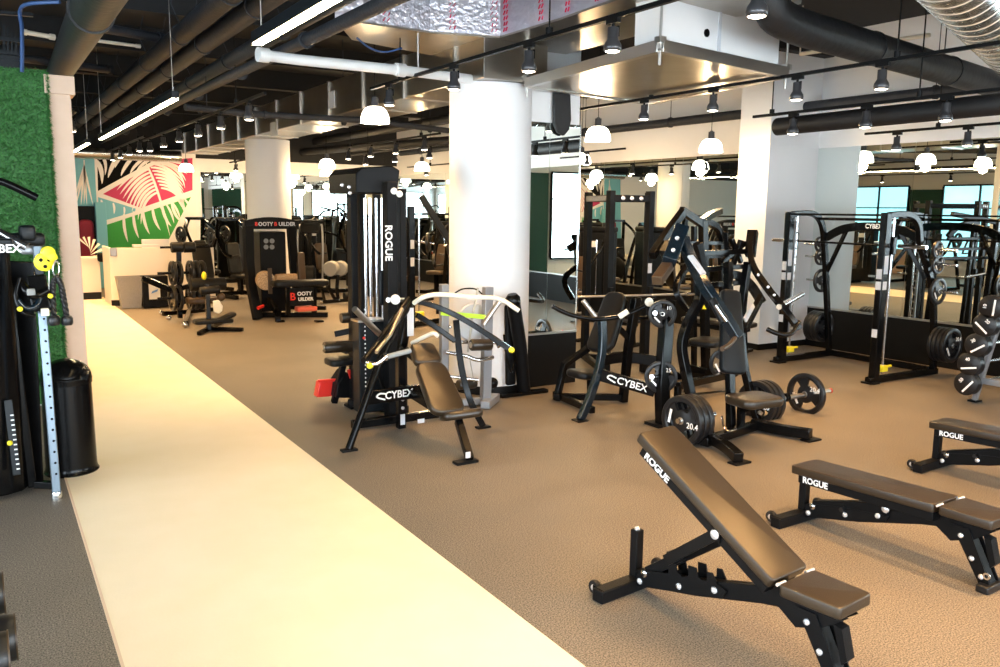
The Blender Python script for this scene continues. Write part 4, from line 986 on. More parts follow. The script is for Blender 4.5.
# ------------------------------------------------------------------ Smith machine in front of the mirror
def smith():
    o = empty('smith_machine', 'tall black Smith machine standing in front of the right mirror', 'exercise machine', (9.8, 6.75, 0), world=True)
    H_ = 2.07
    sides = ((V((9.30, 7.53, 0)), V((10.34, 7.53, 0)), 1), (V((9.15, 6.01, 0)), V((10.36, 5.97, 0)), -1))
    for p, r, s in sides:
        part(o, 'front_post', MB().beam(p, p + V((0, 0, H_)), .11, .09), 'black', bevel=.012)
        part(o, 'side_frame', MB().beams(catmull([p + V((.05, 0, H_ - .03)), p + V((.45, 0, H_ - .02)), p + V((.66, 0, H_ - .14)), p + V((.76, 0, H_ - .42)), V((r.x - .18, r.y, 1.1)), V((r.x - .06, r.y, .4)), V((r.x, r.y, .02))], 6), .065, .075), 'black', bevel=.008)
        part(o, 'base_beam', MB().beam(p + V((-.12, 0, .045)), V((r.x + .05, r.y, .045)), .08, .075), 'black', bevel=.006)
        part(o, 'foot', MB().box((p.x - .06, p.y, .012), (.16, .16, .024)), 'blackm', bevel=.004)
        g = p + V((.16, -.0, 0))
        part(o, 'guide_rod', MB().cyl(g + V((0, 0, .10)), g + V((0, 0, H_ - .05)), .014, 12), 'chrome')
        b = MB(); lx = p + V((.085, 0, 0))
        for k in range(13): b.tube([lx + V((0, s * -.03, .45 + .11 * k)), lx + V((0, s * -.03 - .0, .45 + .11 * k)) + V((.05, 0, .02)), lx + V((.06, s * -.03, .48 + .11 * k))], .009, 6)
        b.beam(lx + V((0, s * -.03, .35)), lx + V((0, s * -.03, 1.95)), .02, .035)
        part(o, 'hook_ladder', b, 'grey', kind=None)
        st = part(o, 'safety_stop', MB().box(g + V((0, 0, .17)), (.11, .09, .08)), 'yellow', bevel=.01, label='yellow safety stop')
        part(o, 'stop_pin', MB().cyl(g + V((-.1, 0, .19)), g + V((.14, -.02, .19)), .016, 10), 'yellow', parent=st)
        for z_, h_ in ((1.34, .12), (1.20, .10), (.62, .10)): part(o, 'instruction_label', MB().box(p + V((-.057, -.0, z_)), (.004, .07, h_)), 'sticker')
        for z_, h_ in ((1.45, .22), (1.20, .10)): part(o, 'instruction_label', MB().box(p + V((-.0, -.047, z_)), (.075, .004, h_)), 'sticker')
        for z_ in (1.62, 1.44, 1.1, .42):
            t_ = (z_ - .02) / 1.6; xx = r.x - .06 - .24 * max(0, (z_ - .3)) * .7
            part(o, 'plate_peg', MB().cyl((xx, r.y, z_), (xx, r.y + s * .32, z_), .018, 12), 'chrome')
    P, R_ = sides[0][0], sides[1][0]
    part(o, 'top_rod', MB().cyl(V((9.36, 7.55, 2.04)), V((9.21, 5.98, 2.04)), .014, 10), 'black')
    part(o, 'top_rod', MB().cyl(V((9.9, 7.55, 1.98)), V((9.8, 5.98, 1.98)), .02, 10), 'black')
    za = 1.86
    q0, q1 = V((10.06, 7.5, 1.72)), V((9.93, 6.0, 1.72))
    part(o, 'arched_beam', MB().beams(catmull([q0, lerp(q0, q1, .2) + V((0, 0, .13)), lerp(q0, q1, .5) + V((0, 0, .17)), lerp(q0, q1, .8) + V((0, 0, .13)), q1], 6), .05, .11, up=(0, 0, 1)), 'black', bevel=.006)
    d = (q1 - q0).normalized(); c = lerp(q0, q1, .52) + V((-.028, 0, .17)); part(o, 'printed_name', MB().text('CYBEX', c, d, (0, 0, 1), .085, .001, .002), 'white')
    part(o, 'diagonal_brace', MB().beam(lerp(q0, q1, .22) + V((0, 0, .10)), V((10.13, 7.5, 1.25)), .04, .05), 'black', bevel=.004)
    part(o, 'diagonal_brace', MB().beam(lerp(q0, q1, .78) + V((0, 0, .10)), V((10.05, 6.0, 1.25)), .04, .05), 'black', bevel=.004)
    part(o, 'rear_beam', MB().beam((10.3, 7.5, .06), (10.32, 6.0, .06), .06, .08), 'black', bevel=.005)
    zb = at(778, 240, x=9.5).z
    bar = part(o, 'smith_bar', MB().cyl((9.46, 7.5, zb), (9.31, 6.05, zb), .014, 12), 'black')
    part(o, 'bar_sleeve', MB().cyl((9.49, 7.95, zb), (9.46, 7.62, zb), .025, 14), 'chrome', parent=bar)
    part(o, 'bar_sleeve', MB().cyl((9.30, 5.92, zb), (9.27, 5.55, zb), .025, 14), 'chrome', parent=bar)
    for yy, xx in ((7.55, 9.47), (6.0, 9.31)): part(o, 'bar_carriage', MB().box((xx, yy, zb), (.07, .06, .22)), 'black', bevel=.01, parent=bar)
    for y_, s, nm in ((7.53, 1, 'left'), (5.97, -1, 'right')):
        for z_, R, n, w in ((1.62, .11, 1, 'top'), (1.44, .12, 1, 'second'), (1.1, .17, 1, 'third')):
            xx = 10.3 - .24 * max(0, (z_ - .3)) * .7 if True else 0
            for k in range(n): plate((xx, y_ + s * (.08 + .05 * k), z_), (0, -1, 0) if s < 0 else (0, 1, 0), R, .035, 'black plate on the %s peg of the Smith machine %s upright' % (w, nm), 'plates stored on the Smith machine', ('5', .6, .05) if s < 0 else None)
        for k in range(4):
            plate((10.28, y_ + s * (.08 + .055 * k), .42), (0, s, 0), .222, .05, 'large black plate, %s of four on the bottom peg of the Smith machine %s upright' % (('innermost', 'second', 'third', 'outermost')[k], nm), 'plates stored on the Smith machine', ('20.4', .6, .07) if (s < 0 and k == 3) else None)
smith()
# ------------------------------------------------------------------ fixed barbell rack at the right edge
def barrack():
    o = empty('barbell_rack', 'grey slanted rack holding round-headed fixed barbells at the right edge', 'rack', (9.9, 4.75, 0), world=True)
    f0 = F(972, 402); top = at(1006, 292, x=f0.x)
    H = [(967.7, 383.3), (971, 364), (978.5, 345), (986.5, 325), (993, 307)]
    for X in (f0.x + .05, f0.x + 1.0):
        a = V((X, f0.y, .02)); b = V((X, top.y, top.z)); part(o, 'slanted_post', MB().beam(a, b, .06, .05), 'grey', bevel=.006)
        c = V((X, f0.y - 1.35, .02)); part(o, 'slanted_post', MB().beam(c, b, .06, .05), 'grey', bevel=.006)
        part(o, 'side_beam', MB().beam((X, f0.y - .03, .25), (X, f0.y - 1.3, .25), .05, .07), 'grey', bevel=.006)
        for q in (a, c): part(o, 'foot', MB().box((q.x, q.y, .01), (.12, .10, .02)), 'blackm', bevel=.003)
    part(o, 'cross_beam', MB().beam((f0.x + .05, f0.y - .6, .25), (f0.x + 1.0, f0.y - .6, .25), .05, .06), 'grey', bevel=.005)
    for k, (px, py) in enumerate(H):
        p = at(px, py, x=f0.x - .12); lab = ('lowest', 'second from the bottom', 'middle', 'second from the top', 'topmost')[k]
        for X in (f0.x + .05, f0.x + 1.0): part(o, 'saddle', MB().box((X, p.y + .03, p.z - .02), (.05, .08, .03)), 'grey', bevel=.004)
        bb = empty('fixed_barbell', 'round-headed fixed barbell, %s in the slanted rack at the right edge' % lab, 'barbell', (p.x, p.y, p.z), group='fixed barbells on the slanted rack', world=True)
        part(bb, 'bar', MB().cyl(p, p + V((1.32, 0, 0)), .015, 14), 'chrome')
        for e, s in ((0, -1), (1.32, 1)):
            part(bb, 'round_head', MB().lathe([(0, -.055), (.115, -.055), (.128, -.045), (.128, .045), (.115, .055), (0, .055)], p + V((e, 0, 0)), (1, 0, 0), 30), 'rubberp')
        ang = (.9, .2, .6, -.7, 1.5)[k]; n_ = V((-1, 0, 0)); s_ = V((0, -1, 0)) * math.cos(ang) + V((0, 0, 1)) * math.sin(ang); t_ = V((0, -1, 0)) * -math.sin(ang) + V((0, 0, 1)) * math.cos(ang)
        q = p + V((-.0565, 0, 0)) - t_ * .04; m = MB(); m.beam(q - s_ * .085, q + s_ * .085, .02, .003, up=n_); part(bb, 'printed_stripe', m, 'white')
        m = MB(); m.text(('50', '40', '30', '20', '10')[k], p + V((-.0575, 0, 0)) + t_ * .055, s_, t_, .05, .001, .001); part(bb, 'printed_number', m, 'white')
barrack()
# ------------------------------------------------------------------ power rack in front of the side mirror
def rack():
    o = empty('power_rack', 'tall black power rack with bolted top beam, beyond the shoulder press', 'rack', (7.2, 8.7, 0), world=True)
    z = 2.28
    P2_, P3 = V((6.52, 7.95, z)), V((7.05, 7.83, z)); P1 = V((6.98, 8.98, z - .1)); P4 = V((7.56, 8.42, z - .1))
    w = .085
    for p in (P2_, P3, P1, P4):
        b = MB(); b.beam((p.x, p.y, .02), (p.x, p.y, z + .02), w, w); part(o, 'post', b, 'blackm', bevel=.005)
    for a, b_ in ((P2_, P3), (P1, P2_), (P3, P4), (P1, P4)):
        part(o, 'top_beam', MB().beam((a.x, a.y, z - .07), (b_.x, b_.y, z - .07), w * .9, w * .9), 'blackm', bevel=.005)
        if a is not P2_: part(o, 'bottom_beam', MB().beam((a.x, a.y, .05), (b_.x, b_.y, .05), w * .9, w * .9), 'blackm', bevel=.005)
    for t in (.28, .5, .74):
        q = lerp(P2_, P3, t); bolts(o, [V((q.x - .02, q.y - .045, z - .07))], (-.4, -1, 0), .026)
    q = V((P3.x - .01, P3.y - .05, 1.35)); part(o, 'instruction_label', MB().box(q, (.06, .005, .12)), 'sticker')
    for a in (P1, P3): part(o, 'storage_peg', MB().cyl((a.x, a.y, .95), (a.x + .0, a.y + .25, .95), .022, 12), 'chrome')
    for p in (P2_, P3):
        b = MB(); b.box((p.x, p.y - .06, 1.05), (.06, .05, .14)); b.box((p.x, p.y - .11, .99), (.06, .08, .03)); part(o, 'bar_hook', b, 'blackm', bevel=.004)
    bb = empty('barbell', 'long chrome barbell resting low across the power rack', 'barbell', (P2_.x, P2_.y - .1, 1.03), world=True)
    d = (P3 - P2_).normalized(); c = lerp(P2_, P3, .5); c = V((c.x, c.y - .11, 1.02))
    part(bb, 'bar', MB().cyl(c - d * .75, c + d * .75, .014, 12), 'steel')
    for s in (-1, 1): part(bb, 'sleeve', MB().cyl(c + d * s * .75, c + d * s * 1.05, .025, 14), 'chrome')
rack()
# ------------------------------------------------------------------ flat bench by the pillar
def flat_bench(c, r, lb):
    o = empty('flat_bench', lb, 'bench', (c[0], c[1], 0), r)
    part(o, 'pad', MB().pad((0, 0, .42), (.27, 1.15, .07), None, .02), 'vinyl')
    part(o, 'spine', MB().box((0, 0, .35), (.06, 1.0, .06)), 'black', bevel=.005)
    for s in (-1, 1):
        part(o, 'leg', MB().beam((0, s * .42, .34), (0, s * .45, .04), .06, .06), 'black', bevel=.005)
        part(o, 'foot', MB().box((0, s * .45, .025), (.40, .08, .045)), 'black', bevel=.006)
    return o
flat_bench((9.30, 8.72), .30, 'low black flat bench standing beside the white pillar')
flat_bench((8.15, 9.9), .35, 'low black flat bench behind the row machine, left of the pillar')
# ------------------------------------------------------------------ cable tower with ROGUE lettering
def tower():
    o = empty('cable_tower', 'tall black cable tower with silver guide rods, left of the near column', 'exercise machine', (3.15, 7.5, 0), world=True)
    z = 2.33
    def post(px, py, y, z0=.02, z1=2.25, w=.09, h=.10, m='blackm', nm='post'):
        p = Y(px, py, y); part(o, nm, MB().beam((p.x, p.y, z0), (p.x, p.y, z1), w, h), m, bevel=.006); return p
    a = post(352.5, 250, 7.95, z1=2.26, w=.07, h=.12)
    a2 = post(361.5, 250, 7.95, z1=2.2, w=.06, h=.10)
    b = post(390, 250, 7.25, z1=2.30, w=.10, h=.12); b2 = post(401, 250, 7.35, z1=2.24, w=.07, h=.12)
    c = post(377, 250, 8.2, z1=2.2, w=.07, h=.07)
    hA = Y(341, 192, 7.95); hB = Y(390, 193, 7.55); zt = Y(352, 169, 7.95).z; zb_ = Y(352, 194, 7.95).z
    hd = MB(); hd.prism([(hA.x, 7.55, zb_), (hB.x + .02, 7.42, zb_), (hB.x + .05, 7.42, zt - .02), (hB.x - .03, 7.42, zt + .02), (hA.x + .06, 7.55, zt), (hA.x, 7.55, zt - .06)], (0, .75, 0))
    part(o, 'top_housing', hd, 'blackm', bevel=.015)
    for px, py in ((342, 185), (349, 187), (381, 189), (350, 193)): bolts(o, [Y(px, py, 7.535)], (-.3, -1, 0), .018)
    for px, y_ in ((366, 7.75), (371, 7.7), (377, 7.6), (382.5, 7.5)):
        p = Y(px, 300, y_); part(o, 'guide_rod', MB().cyl((p.x, p.y, .30), (p.x, p.y, 2.15), .016 if px < 376 else .012, 12), 'chrome')
    p = Y(384.5, 270, 7.4); part(o, 'grip_strap', MB().pad(Y(382.5, 288, 7.35), (.07, .34, .03), rotx(PI / 2), .012, corner=.03), 'slate')
    for px, py in ((394, 191), (399.5, 194)): part(o, 'end_cap', MB().lathe([(0, 0), (.032, 0), (.028, .012), (0, .016)], Y(px, py, 7.17), (-.2, -1, 0), 18), 'cream')
    q = Y(388.3, 243, 7.185); m = MB(); m.text('ROGUE', q + V((-.0, -.004, 0)), (0, 0, -1), (1, 0, 0), .10, .001, .002); part(o, 'printed_name', m, 'white')
    # stack shroud
    s0 = Y(357, 322, 7.45); s1 = Y(387, 322, 7.35); sh = MB(); sh.box2((s0.x, 7.40, .06), (s1.x, 7.58, s0.z)); part(o, 'stack_shroud', sh, 'slate', bevel=.01)
    hl = MB()
    for k in range(24): hl.box((s0.x + .06, 7.398, .12 + k * .042), (.010, .004, .014))
    part(o, 'selector_scale', hl, 'white', kind='stuff')
    part(o, 'selector_pin', MB().ball(Y(364, 338, 7.38), .014, 10), 'red')
    part(o, 'shroud_cap', MB().box2((s0.x - .01, 7.39, s0.z), (s1.x + .01, 7.59, s0.z + .02)), 'steel')
    part(o, 'base_beam', MB().beam((a.x - .05, 7.95, .05), (b2.x + .05, 7.35, .05), .09, .08), 'blackm', bevel=.005)
    part(o, 'base_beam', MB().beam((b.x, 7.25, .05), (b2.x + .25, 8.3, .05), .09, .08), 'blackm', bevel=.005)
    part(o, 'base_beam', MB().beam((a.x, 8.0, .05), (b2.x + .2, 8.25, .05), .08, .08), 'blackm', bevel=.005)
    for p in (a, b): part(o, 'foot_plate', MB().box((p.x, p.y - .02, .012), (.18, .20, .024)), 'blackm', bevel=.004)
    # seats, rollers and red foot plates on the left side
    part(o, 'arm', MB().beam(Y(354, 330, 8.0), Y(335, 334, 8.1), .05, .06), 'blackm', bevel=.005)
    r1 = part(o, 'foam_roller', MB().lathe([(0, 0), (.05, 0), (.055, .01), (.055, .26), (.05, .27), (0, .27)], Y(341, 318, 8.0), Y(354, 318, 8.0) - Y(341, 319, 8.0), 20), 'vinyl')
    r2 = part(o, 'foam_roller', MB().lathe([(0, 0), (.055, 0), (.06, .01), (.06, .30), (.055, .31), (0, .31)], Y(324, 347.5, 7.9), Y(354, 346, 7.9) - Y(324, 347.5, 7.9), 20), 'vinyl')
    part(o, 'roller_end', MB().lathe([(0, -.012), (.026, -.012), (.026, 0), (0, 0)], Y(324, 347.5, 7.9), Y(354, 346, 7.9) - Y(324, 347.5, 7.9), 16), 'steel')
    part(o, 'seat_pad', MB().pad(Y(341, 361, 7.95), (.30, .26, .07), None, .02), 'vinylg')
    part(o, 'seat_pad', MB().pad(Y(349, 350, 8.15), (.16, .2, .06), None, .02), 'vinylg')
    part(o, 'seat_post', MB().beam(Y(343, 365, 8.0), V((3.0, 8.1, .03)), .06, .06), 'blackm', bevel=.005)
    part(o, 'lower_block', MB().prism([Y(336, 398, 8.0), Y(356, 398, 8.0), Y(356, 378, 8.0), Y(346, 372, 8.0), Y(338, 384, 8.0)], (0, .25, 0)), 'blackm', bevel=.008)
    part(o, 'red_panel', MB().prism([Y(348, 370, 7.97), Y(355, 370, 7.97), Y(352, 384, 7.97)], (0, .04, 0)), 'red')
    part(o, 'adjust_strap', MB().beam(Y(378, 372, 7.3), Y(386, 396, 7.2), .04, .02), 'blackm')
    p = Y(327, 390, 8.15)
    bk = empty('foot_tray', 'bright red plastic foot tray on the floor left of the cable tower', 'tray', (p.x, 8.2, 0), world=True)
    t = MB(); t.prism([Y(317, 397.5, 8.15), Y(337, 396, 8.15), Y(334, 381, 8.15), Y(320, 382, 8.15)], (0, .12, 0)); part(bk, 'tray_body', t, 'red', bevel=.01)
    part(bk, 'tray_lip', MB().beam(Y(318, 381, 8.13), Y(336, 380, 8.13), .03, .03), 'red', bevel=.006)
tower()
# ------------------------------------------------------------------ grey frame machine in front of the near column
def greyframe():
    o = empty('leg_curl_machine', 'silver-grey cable frame with a lime label, in front of the near white column', 'exercise machine', (4.5, 7.4, 0), world=True)
    y = 7.35
    l = Y(444, 330, y + .1); r = Y(485, 330, y)
    part(o, 'upright', MB().beam((l.x, l.y, .03), (l.x, l.y, Y(444, 284, y + .1).z), .085, .07), 'grey', bevel=.008)
    part(o, 'upright', MB().beam((r.x, r.y - .02, .03), (r.x + .03, r.y, Y(485, 287, y).z), .10, .08), 'grey', bevel=.008)
    part(o, 'base_beam', MB().beam((r.x - .1, r.y - .18, .045), (r.x + .2, r.y + .1, .045), .10, .08), 'grey', bevel=.008)
    part(o, 'base_beam', MB().beam((l.x, l.y, .045), (r.x, r.y, .045), .07, .07), 'grey', bevel=.008)
    part(o, 'lime_label', MB().beam(Y(441, 313, y - .06), Y(485, 317, y - .07), .045, .02, up=(0, -1, 0)), 'lime', label='lime green label strip')
    part(o, 'cable_loop', MB().tube(catmull([Y(455, 293, y), Y(463, 289, y), Y(475, 289, y), Y(482, 294, y)]), .008, 8), 'black')
    part(o, 'round_guard', MB().lathe([(0, 0), (.19, 0), (.20, .01), (.19, .03), (0, .03)], Y(472, 322, y + .12), (0, -1, 0), 30), 'sticker')
    part(o, 'foam_roller', MB().lathe([(0, 0), (.055, 0), (.062, .01), (.062, .22), (.055, .23), (0, .23)], Y(471, 345, y - .15), (1, -.05, -.05), 20), 'vinyl')
    part(o, 'roller_cap', MB().lathe([(0, -.01), (.03, -.01), (.03, 0), (0, 0)], Y(471, 345, y - .15), (1, -.05, -.05), 14), 'steel')
    part(o, 'swing_arm', MB().tube(catmull([Y(446, 352, y), Y(466, 356, y - .1), Y(478, 360, y - .15), Y(493, 357, y - .15)]), .022, 12), 'chrome')
    part(o, 'swing_arm', MB().tube([Y(458, 342, y), Y(496, 342, y - .05), Y(499, 347, y - .1)], .020, 12), 'chrome')
    part(o, 'lever', MB().tube([Y(478, 288, y), Y(472, 320, y - .05), Y(468, 352, y - .1)], .012, 8), 'steel')
    part(o, 'low_bar', MB().tube([Y(447, 376, y), Y(478, 380, y - .1)], .018, 10), 'chrome')
    part(o, 'low_roller', MB().lathe([(0, 0), (.05, 0), (.055, .01), (.055, .2), (.05, .21), (0, .21)], Y(458, 385, y + .1), (1, 0, 0), 18), 'vinyl')
    part(o, 'counterweight', MB().ball(Y(492, 383, y), .062, 16, sx=1.1), 'black')
    part(o, 'cable', MB().tube([Y(470, 360, y), Y(474, 382, y)], .005, 6), 'steel')
    for px, py in ((437, 334), (450, 327)): part(o, 'chrome_knob', MB().ball(Y(px, py, y - .02), .02, 10), 'chrome')
    # black padded column beside it
    o2 = empty('punching_bag_post', 'slim black padded post leaning beside the near white column', 'post', (5.06, 7.45, 0), world=True)
    part(o2, 'padded_post', MB().tube([F(524, 394) + V((0, 0, .02)), Y(520, 345, 7.5), Y(513, 300, 7.45)], .075, 20), 'blackm')
    part(o2, 'cap', MB().lathe([(.075, 0), (.082, .0), (.082, .06), (.05, .10), (0, .105)], Y(513.4, 303, 7.45), Y(513, 300, 7.45) - Y(520, 345, 7.5), 20), 'black')
    part(o2, 'base', MB().box((5.02, 7.55, .02), (.62, .10, .04)), 'black', bevel=.006)
    part(o2, 'rear_pad', MB().pad(Y(510, 345, 7.6), (.12, .9, .06), rotx(PI / 2 - .05), .025), 'blackm')
    part(o2, 'strap_loop', MB().tube(catmull([Y(504, 335, 7.5), Y(506, 352, 7.4), Y(511, 372, 7.4), Y(515, 360, 7.45)]), .012, 8), 'black')
greyframe()
# ------------------------------------------------------------------ functional trainer on the left
def trainer():
    o = empty('cable_trainer', 'black cabinet cable trainer with a chrome column and yellow pulleys at the left edge', 'exercise machine', (-.2, 6.6, 0), world=True)
    y = 6.62; c = MB()
    z1 = Y(20, 245, y).z
    pts = []
    for k in range(9):
        a = PI * k / 8; pts.append((-.28 - .42 * math.cos(a) * -1, y + .02 - .16 * math.sin(a)))
    c.prism([(x_, y_, .03) for x_, y_ in pts] + [(-.70, y + .30, .03), (.14, y + .30, .03)][::-1 if False else 1], (0, 0, z1 - .03))
    part(o, 'weight_cabinet', c, 'black', bevel=.015)
    part(o, 'cabinet_top', MB().box2((-.72, y - .12, z1), (.16, y + .32, z1 + .05)), 'slate', bevel=.015)
    part(o, 'cabinet_edge', MB().beam((.17, y + .05, .03), (.10, y + .10, z1), .06, .10), 'black', bevel=.01)
    part(o, 'side_panel', MB().prism([F(44, 488) + V((0, 0, .02)), F(1, 484) + V((0, 0, .02)), Y(-8, 260, 6.75), Y(34, 262, 6.85)], (0, .05, 0)), 'black', bevel=.008)
    s = MB(); a = Y(8, 400, 6.52); b = Y(17, 475, 6.45)
    s.beam(a, b, .05, .01, up=(0, -1, 0)); part(o, 'scale_slot', s, 'slate', bevel=.004)
    k_ = MB()
    for k in range(12): q = lerp(a, b, .2 + .065 * k) + V((.012, -.012, 0)); k_.box(q, (.02, .004, .008))
    part(o, 'scale_marks', k_, 'white', kind='stuff')
    part(o, 'selector_knob', MB().ball(Y(10, 443, 6.44), .018, 12), 'yellow', label='yellow selector knob')
    # column
    f = F(57, 499); t = Y(37, 246, 6.55)
    part(o, 'column', MB().beam((f.x, f.y, .05), t, .055, .055), 'track_steel', bevel=.006)
    part(o, 'column_foot', MB().lathe([(0, 0), (.035, 0), (.035, .05), (.03, .06), (0, .06)], (f.x, f.y, 0), n=18), 'chrome')
    h = MB()
    for k in range(16): q = lerp(V((f.x, f.y, .05)), t, .08 + .045 * k); h.lathe([(0, 0), (.008, 0), (.008, .003), (0, .003)], q + V((.006, -.0285, 0)), (0, -1, 0), 10)
    part(o, 'adjustment_holes', h, 'black', kind='stuff')
    part(o, 'column_bracket', MB().beam((f.x - .12, f.y + .1, .10), (f.x, f.y, .10), .05, .05), 'black', bevel=.004)
    part(o, 'top_arm', MB().tube(catmull([Y(-30, 214, 6.6), Y(-5, 230, 6.6), Y(27, 247, 6.55)]), .03, 14), 'chrome')
    part(o, 'arm_shell', MB().pad(Y(14, 240, 6.72), (.38, .10, .10), rotz(.12), .03), 'slate')
    part(o, 'arm_shell', MB().pad(Y(27, 233, 6.7), (.10, .09, .11), rotz(.1), .02), 'slate')
    part(o, 'arm_bracket', MB().pad(Y(28, 250, 6.6), (.10, .05, .06), rotz(0), .02), 'grey')
    part(o, 'printed_name', MB().text('CYBEX', Y(1, 249, 6.42), (1, 0, 0), (0, 0, 1), .075, .001, .002, align='CENTER'), 'white')
    # pulleys
    for px, py, r in ((44, 262, .062), (48, 253, .045), (52, 257, .032)):
        p = Y(px, py, 6.45); pl = part(o, 'pulley', MB().lathe([(.012, -.014), (r * .9, -.014), (r, -.012), (r * .86, 0), (r, .012), (r * .9, .014), (.012, .014)], p, (.35, -1, 0), 28), 'yellow', label='yellow pulley')
        if px == 44:
            k_ = MB()
            for j in range(3):
                a_ = 2 * PI * j / 3 + .5; s_, t_, d_ = frame_of(V((.35, -1, 0))); k_.lathe([(0, 0), (.013, 0), (.013, .003), (0, .003)], p + d_ * .014 + (s_ * math.cos(a_) + t_ * math.sin(a_)) * .030, d_, 10)
            part(o, 'pulley_openings', k_, 'black', parent=pl)
    part(o, 'pulley_fork', MB().beam(Y(37, 262, 6.5), Y(40, 275, 6.5), .06, .05), 'black', bevel=.006)
    part(o, 'cable', MB().tube([Y(49, 262, 6.45), Y(49, 296, 6.45)], .004, 6), 'steel')
    # carriage with knobs
    part(o, 'carriage', MB().beam(Y(36, 276, 6.48), Y(42, 312, 6.42), .12, .10), 'black', bevel=.012)
    part(o, 'swivel_arm', MB().tube(catmull([Y(22, 284, 6.4), Y(28, 292, 6.35), Y(36, 296, 6.38), Y(48, 290, 6.4)]), .028, 12), 'black')
    part(o, 'swivel_arm', MB().tube(catmull([Y(18, 300, 6.35), Y(26, 308, 6.35), Y(36, 306, 6.36), Y(40, 298, 6.38)]), .018, 12), 'bluemetal')
    part(o, 'carriage_handle', MB().tube(catmull([Y(20, 278, 6.38), Y(16, 296, 6.36), Y(22, 312, 6.34), Y(34, 316, 6.36)]), .014, 10), 'black')
    for px, py in ((20, 309), (50.5, 296)): part(o, 'release_knob', MB().ball(Y(px, py, 6.32), .018, 12), 'yellow', label='yellow release knob')
    part(o, 'bumper', MB().box(Y(45, 312, 6.36), (.05, .05, .05)), 'cream', bevel=.006)
    part(o, 'bumper', MB().box(Y(31, 292, 6.33), (.05, .03, .045)), 'foam', bevel=.006)
    # pull-up bar
    b = MB(); b.tube(catmull([Y(-40, 172, 6.5), Y(-5, 180, 6.5), Y(10, 185, 6.5), Y(37, 198, 6.5)]), .026, 14)
    part(o, 'pull_up_bar', b, 'black')
    b = MB(); b.beam(Y(-40, 172, 6.5), V((-.9, 6.9, 1.6)), .06, .06); part(o, 'bar_support', b, 'black', bevel=.005)
    # rope hanging from carabiner
    r = empty('triceps_rope', 'black braided rope with two knotted ends hanging from a carabiner at the left trainer', 'rope', Y(56, 275, 6.4), world=True)
    ca = MB(); ca.tube(catmull([Y(56, 260, 6.42), Y(53, 268, 6.42), Y(55, 276, 6.42), Y(59, 272, 6.42), Y(58.5, 264, 6.42), Y(56, 260, 6.42)]), .006, 8); part(r, 'carabiner', ca, 'chrome')
    for k, pp in enumerate(([(56, 277), (53, 285), (53, 300), (54, 318)], [(57, 277), (61, 285), (64, 300), (67, 318)])):
        P_ = catmull([Y(*q, 6.40) for q in pp], 12); rb = MB()
        for ph in range(3):
            Q = []
            for j, p_ in enumerate(P_):
                a_ = j * .62 + ph * 2 * PI / 3; Q.append(p_ + V((.010 * math.cos(a_), .010 * math.sin(a_), 0)))
            rb.tube(Q, .011, 8)
        part(r, 'rope_strand', rb, 'rubberp')
        e = P_[-1]; part(r, 'rope_end', MB().lathe([(0, -.05), (.03, -.05), (.038, -.035), (.038, .0), (.028, .015), (0, .02)], e, n=16), 'rubberp')
trainer()
# ------------------------------------------------------------------ domed bin
def bin_():
    o = empty('trash_can', 'shiny black domed trash can at the foot of the green turf wall', 'trash can', (.455, 7.02, 0))
    part(o, 'body', MB().lathe([(0, .0), (.188, .0), (.195, .012), (.185, .03), (.18, .06), (.175, .70), (.173, .72), (0, .74)], (0, 0, 0), n=40), 'black')
    pr = [(.181, .70), (.183, .74)] + [(.181 * math.cos(a), .74 + .15 * math.sin(a)) for a in [k * PI / 2 / 8 for k in range(9)]]
    lid = part(o, 'domed_lid', MB().lathe(pr, (0, 0, 0), n=40), 'black')
    part(o, 'swing_flap', MB().pad((.0, -.150, .78), (.18, .10, .012), rotx(PI / 2 - .75), .005), 'black', parent=lid)
bin_()
# ------------------------------------------------------------------ dumbbells at the lower left corner
def dumbbells():
    r = empty('dumbbell_rack', 'low black dumbbell rack at the lower left corner', 'rack', (-.22, 3.6, 0), world=True)
    for y_ in (2.6, 4.1): part(r, 'side_post', MB().beam((-.22, y_, .0), (-.22, y_, .26), .06, .06), 'blackm', bevel=.004)
    for x_, z_ in ((-.14, .27), (-.30, .27)): part(r, 'shelf_rail', MB().beam((x_, 2.5, z_), (x_, 4.2, z_), .05, .04), 'blackm', bevel=.004)
    for k, (px, py, y_) in enumerate(((-14, 590, 4.0), (-12, 634, 3.55), (-9, 652, 3.35))):
        p = at(px, py, y=y_)
        p = V((p.x, p.y, .28 if k < 3 else p.z)); e = at((5, 17, 10)[k], (592, 636, 655)[k], y=y_)
        o = empty('dumbbell', 'round black dumbbell at the lower left corner, %s' % ('farthest of the three', 'middle one reaching farthest right', 'nearest the bottom edge')[k], 'dumbbell', e, group='dumbbells at the lower left', world=True)
        part(o, 'handle', MB().cyl(e + V((-.10, 0, 0)), e + V((-.24, 0, 0)), .016, 12), 'chrome')
        for s in (0, 1): part(o, 'head', MB().lathe([(0, 0), (.085, 0), (.09, .008), (.09, .10), (.085, .108), (0, .108)], e + V((-.12 - .17 * s - .0, 0, 0)) + V((.01, 0, 0)), (1, 0, 0), 30), 'rubberp')
        part(o, 'head_ring', MB().lathe([(.088, .0), (.0925, .0), (.0925, .006), (.088, .006)], e + V((-.006, 0, 0)), (1, 0, 0), 30), 'tanv', label='brown ring at the head edge')
dumbbells()
